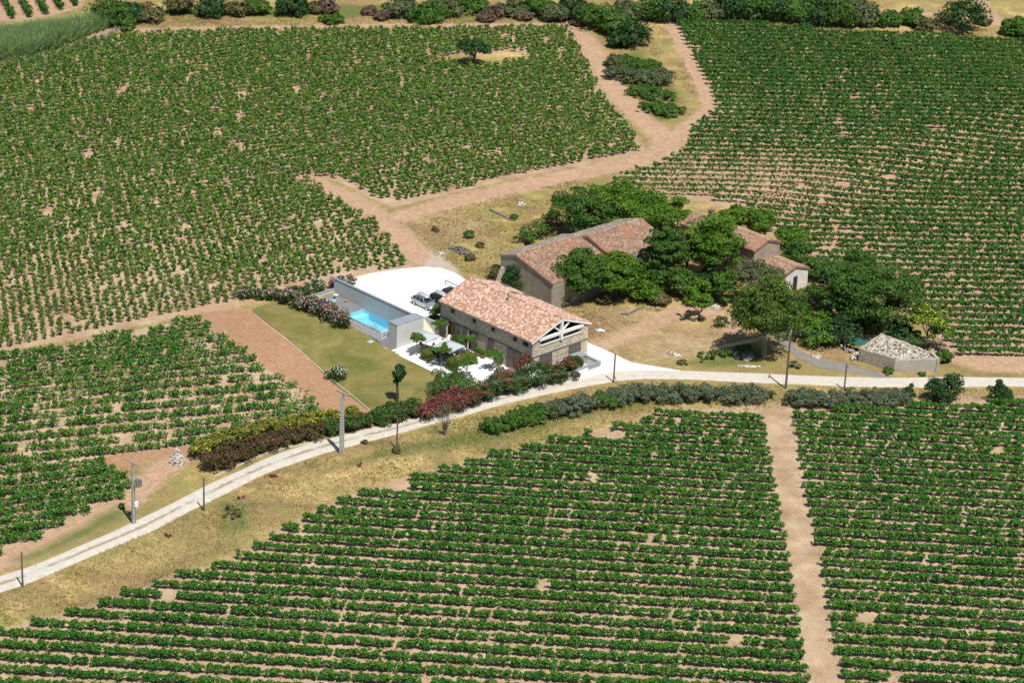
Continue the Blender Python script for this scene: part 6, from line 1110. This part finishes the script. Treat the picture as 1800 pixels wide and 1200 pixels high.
c = thing('pump_cover', 'small turquoise hatch set in the lawn below the pool fence', 'hatch', tuple(G(651, 601) + [0, 0, .06]), HA); MB().box(-.3, .3, -.22, .22, .0, .1).build('lid', M_TURQ, c); MB().box(-.42, .42, -.34, .34, -.06, .03).build('surround', M_CONC, c)
# pale kerb between road and hedge, and along the tilled strip
def kerb(name, label, pts, w_, h, mat):
    L_ = smooth_line(GP(pts), 1.2); mb = MB()
    for a, b in zip(L_[:-1], L_[1:]): za, zb = float(H(*a)), float(H(*b)); mb.obox((*a, za + h / 2 - .02), (*(b + (b - a) * .02), zb + h / 2 - .02), w_, h)
    o = mb.build(name, mat); return tag(o, label, 'kerb')
kerb('road_kerb', 'thin pale kerb between the hedge and the gravel road', [(376, 838), (420, 818), (470, 796), (520, 784), (580, 772), (640, 759), (700, 747), (760, 734), (830, 713), (900, 693), (960, 680), (1000, 671)], .16, .16, M_KERB)
kerb('lawn_edging', 'pale edging line between lawn and the tilled strip', [(441, 547), (480, 580), (540, 628), (600, 680), (662, 731)], .10, .10, M_KERB)

# ================================================================== POLES AND WIRES
M_PYL = plain('pole_concrete', (0.40, 0.395, 0.375), 0.9, 0.2, 0.2, 1.5); M_PWOOD = plain('pole_wood', (0.17, 0.145, 0.12), 0.9, 0.1, 0.35, 3.0); M_PORC = plain('porcelain', (0.45, 0.42, 0.40), 0.3, 0.5, 0.1); M_WIRE = plain('bare_wire', (0.42, 0.42, 0.42), 0.5, 0.5, 0.1)
def arm(p, z, ang, ln, mat, n=3, ins=True):
    d = np.array([math.cos(ang), math.sin(ang), 0]); MB().obox(d * -ln + [0, 0, z], d * ln + [0, 0, z], .09, .09).build('crossarm', mat, p); tops = []
    for k in range(n):
        q = d * (ln * .92 * (2 * k / (n - 1) - 1)) + [0, 0, z + .05]; MB().tube([q, q + [0, 0, .12], q + [0, 0, .26]], [.04, .07, .05], 7).build('insulator', M_PORC, p); tops.append(q + [0, 0, .24])
    return [np.array(p.location) + v for v in tops]
g = G(600.5, 797); py = thing('concrete_pylon', 'tall grey concrete ladder-like power pole standing across the road', 'power pole', tuple(g)); hp = 8.35
mb = MB()
for sg in (-1, 1): mb.obox((sg * .21, 0, -.3), (sg * .10, 0, hp), .12, .26)
for k in range(22): z = .1 + k * .37; q = .21 - .11 * z / hp; mb.box(-q, q, -.11, .11, z, z + (.19 if z < 5.6 else .36))
mb.build('shaft', M_PYL, py); TP = arm(py, hp + .05, -0.75, 1.15, M_ZINC)
g = G(235, 920); tp = thing('transformer_pole', 'grey concrete pole carrying a transformer and a white meter box by the vines', 'power pole', tuple(g)); hq = 8.0
mb = MB(); mb.tube([(0, 0, -.3), (0, 0, hq)], [.26, .14], 4); mb.build('shaft', M_PYL, tp); MB().tube([(.24, 0, 0), (.2, 0, 5.2)], .05, 5).build('conduit', M_STEEL, tp)
tr = MB().tube([(.62, 0, 5.0), (.62, 0, 5.95)], .34, 12).build('transformer', M_STEEL, tp)
for k in range(3): MB().tube([(.62, -.2 + .2 * k, 5.95), (.62, -.2 + .2 * k, 6.3)], [.05, .03], 6).build('bushing', M_PORC, tr)
for k in range(8): a = k * .78; MB().box(.62 + .42 * math.cos(a) - .07, .62 + .42 * math.cos(a) + .07, .42 * math.sin(a) - .07, .42 * math.sin(a) + .07, 5.1, 5.8).build('cooling_fin', M_ZINC, tr)
MB().box(.18, .62, -.2, .2, 2.35, 2.95).build('meter_box', M_WHITE, tp); TT = arm(tp, hq + .05, -0.75, 1.15, M_ZINC)
MB().obox((0, 0, 6.9), (.75, 0, 6.9), .08, .08).build('bracket', M_ZINC, tp)
g = G(1381, 683); wp = thing('wooden_pole', 'tall weathered wooden power pole beside the field entrance', 'power pole', tuple(g)); MB().tube([(0, 0, -.3), (.02, 0, 4), (.05, 0, 8.35)], [.17, .14, .11], 9).build('shaft', M_PWOOD, wp); TW = arm(wp, 8.2, 1.35, .75, M_ZINC); MB().obox((.05, .1, 7.3), (.05, .6, 8.15), .06, .06).build('brace', M_ZINC, wp)
for k, (px, h, lb) in enumerate([((40, 1031), 4.5, 'short dark wooden post at the left edge of the photo, beside the road'), ((358.5, 897), 4.5, 'short dark wooden post on the road edge below the stone cairn'), ((697.5, 789), 4.3, 'short dark wooden post on the verge right of the concrete pylon'), ((1078.5, 672), 4.25, 'short dark wooden post by the house forecourt'), ((1484, 685), 3.9, 'short dark wooden post in front of the grey broom, below the ruin')]):
    g = G(*px); c = thing('wooden_post', lb, 'post', tuple(g), 0, 'short telephone posts'); MB().tube([(0, 0, -.3), (.01, 0, h)], [.12, .09], 8).build('shaft', M_PWOOD, c); MB().tube([(.1, 0, h - .35), (.16, 0, h - .35), (.18, 0, h - .22)], .03, 5).build('hook', M_STEEL, c)
    if k in (2, 3): MB().tube([(.45, .3, -.1), (.1, .05, .9)], .05, 5).build('stay', M_PWOOD, c)
far = np.array([*G(2350, 715)[:2], 9.0])
def wires(label, A, B, sag):
    mb = MB()
    for a, b in zip(A, B):
        pts = [a + (b - a) * q - np.array([0, 0, sag * 4 * q * (1 - q)]) for q in np.linspace(0, 1, 15)]; mb.tube(pts, .0045, 3, cap=False)
    o = mb.build('power_lines', M_WIRE); return tag(o, label, 'wires')
wires('three thin wires strung from concrete pylon to the wooden pole', TP, TW, 1.6); wires('three thin wires running from the wooden pole out of the right edge', TW, [far + [0, q, 0] for q in (-.7, 0, .7)], 1.2); wires('three thin wires between the two concrete poles on the left', TT, TP, .5)

# ================================================================== STONES, TIMBER AND LITTER
def pile(name, label, px, rad, hgt, n, size, mat, seed, cat='stone pile', rot=0.0, ry=None):
    g = G(*px); t = thing(name, label, cat, tuple(g), rot); r = np.random.default_rng(seed); ry = ry or rad; a = r.uniform(0, 6.28, n); q = np.sqrt(r.uniform(0, 1, n)); P = np.c_[np.cos(a) * q * rad, np.sin(a) * q * ry, np.maximum(0, 1 - q ** 2) * hgt * r.uniform(.55, 1, n)]; V, F = stones(n, P, size, seed); o = np_mesh('stones', V, F, [mat], t); o['kind'] = 'stuff'
    V, F = blob(r, (0, 0, 0), 1, 1), None; mb = MB(); mb.tube([(0, 0, -.1), (0, 0, hgt * .5), (0, 0, hgt * .85)], [.95, .7, .15], 12); o = mb.build('core', mat, t); o.scale = (rad * .85, ry * .85, .9); return t
pile('stone_cairn', 'pale dry-stone cairn standing on the dirt left of the rusty hedge', (311, 813), .95, 2.0, 260, .17, M_PALE, 11, 'cairn')
pile('dark_stone_heap', 'long heap of dark stones in the dry meadow', (812, 444), 2.7, .85, 320, .2, M_DARKST, 12, rot=-.75, ry=.8)
pile('brick_pile', 'small pile of pale bricks and rubble behind the isolated tree', (1257, 540), .8, .45, 70, .16, M_PALE, 13)
pile('boulder_heap', 'grey boulders in the shade at the foot of the round pine', (1310, 626), 1.5, .8, 12, .55, M_DARKST, 14, 'boulders')
pile('scattered_stones', 'few pale stones on the dry ground right of the drive', (1434, 627), .8, .3, 22, .2, M_PALE, 15, 'stones'); pile('scattered_stones', 'low pile of stones by the bend of the yard track', (1183, 622), 1.3, .35, 30, .2, M_LOOSE, 16, 'stones', rot=-.6, ry=.5); pile('white_stones', 'little heap of white stones left of the dark stone heap', (776, 446), .55, .25, 16, .16, M_PALE, 17, 'stones'); pile('meadow_rock', 'pale rock at the top of the dry meadow', (917, 360), .5, .4, 8, .28, M_PALE, 18, 'rock'); pile('verge_stones', 'line of pale stones on the verge below the pine', (1318, 644), 1.8, .2, 26, .14, M_PALE, 19, 'stones', ry=.4)
def loose(name, label, cat, parts, mat):
    g = G(*parts[0]); t = thing(name, label, cat, tuple(g)); return t, lambda u, v, z: tuple(G(u, v) - g + [0, 0, z])
t, q = loose('long_plank', 'long grey timber lying across the dry meadow', 'plank', [(861, 370)], None); MB().obox(q(861, 369, .15), q(902, 389, .15), .38, .2).build('timber', M_GREYWOOD, t)
t, q = loose('fallen_log', 'bleached forked log lying in golden grass below the barn', 'log', [(1095, 553)], None); MB().tube([q(1092, 553, .18), q(1104, 553, .2), q(1127, 542, .22)], [.17, .19, .12], 7).build('trunk', M_GREYWOOD, t); MB().tube([q(1103, 556, .12), q(1108, 551, .2)], [.1, .12], 6).build('branch', M_GREYWOOD, t)
t, q = loose('stone_post', 'short pale marker post at the edge of the yard', 'post', [(1160, 536)], None); MB().tube([(0, 0, -.1), (.02, 0, .9)], [.17, .13], 6).build('shaft', M_PALE, t)
M_BAG = plain('white_sheet_plastic', (0.75, 0.77, 0.8), 0.5, 0.3, 0.1); g = G(1054, 582); t = thing('white_sack', 'crumpled white sack lying on dry ground behind the house', 'sack', tuple(g)); V, F = stones(5, np.array([(-.25, 0, .12), (.1, .1, .16), (.35, -.05, .1), (0, -.15, .1), (.5, .1, .05)]), .34, 21, .5); np_mesh('plastic', V, F, [M_BAG], t)
# low wall and sun canopy beside the ruin
M_SHEETG = plain('green_tarp', (0.02, 0.13, 0.11), 0.5, 0.3, 0.2, 1.5); g = G(1506, 612); t = thing('green_canopy', 'dark green panelled sheet shelter at the left end of the ruin', 'shelter', tuple(g)); q = lambda u, v, z: G(u, v, z) - g
A_, B_, C_, D_ = q(1486, 598, 1.7), q(1510, 607, 1.5), q(1534, 602, 1.6), q(1508, 594, 1.8); MB().add([A_, B_, C_, D_] + [p - [0, 0, .06] for p in (A_, B_, C_, D_)], [(0, 1, 2, 3), (7, 6, 5, 4), (0, 4, 5, 1), (1, 5, 6, 2), (2, 6, 7, 3), (3, 7, 4, 0)]).build('sheet', M_SHEETG, t)
for p in (A_, B_, C_, D_): MB().tube([(p[0], p[1], -.1), tuple(p - [0, 0, .05])], .04, 5).build('post', M_GREYWOOD, t)
MB().obox((A_ + D_) / 2 + [0, 0, .03], (B_ + C_) / 2 + [0, 0, .03], .07, .05).build('batten', M_ZINC, t)
t = thing('low_stone_wall', 'low pale crumbling wall running up to the ruin corner', 'wall', tuple(G(1495, 620))); r_ = np.random.default_rng(31); L_ = smooth_line(GP([(1479, 612), (1494, 618), (1505, 624), (1500, 634)]), .25); P = np.repeat(L_, 5, 0) + r_.normal(0, .16, (len(L_) * 5, 2)); P3 = np.c_[P, H(P[:, 0], P[:, 1]) + r_.uniform(0, .5, len(P))] - np.array(t.location); V, F = stones(len(P3), P3, .2, 32); o = np_mesh('stones', V, F, [M_PALE], t); o['kind'] = 'stuff'
# white sleeves on replanted vines
M_SLV = plain('white_sleeve', (0.78, 0.80, 0.80), 0.5, 0.3, 0.05); me = None
for k, (u, v) in enumerate([(239, 584), (197, 590), (221, 598), (246, 618), (173, 645), (183, 643), (241, 664), (243, 677), (229, 654), (315, 615), (131, 628), (253, 639), (151, 703), (125, 698), (153, 663), (289, 656), (250, 593), (352, 607), (395, 585), (452, 632), (219, 612), (372, 570), (24, 703), (104, 690), (70, 625), (340, 735)]):
    g = G(u, v + 3)
    if me is None: c = MB().tube([(0, 0, 0), (0, 0, .55)], .06, 6).build('vine_sleeve', M_SLV); me = c.data
    else: c = link(bpy.data.objects.new('vine_sleeve', me))
    c.location = tuple(g); tag(c, 'small white protective sleeve round a young vine in the ragged left vineyard', 'plant sleeve', 'white vine sleeves')
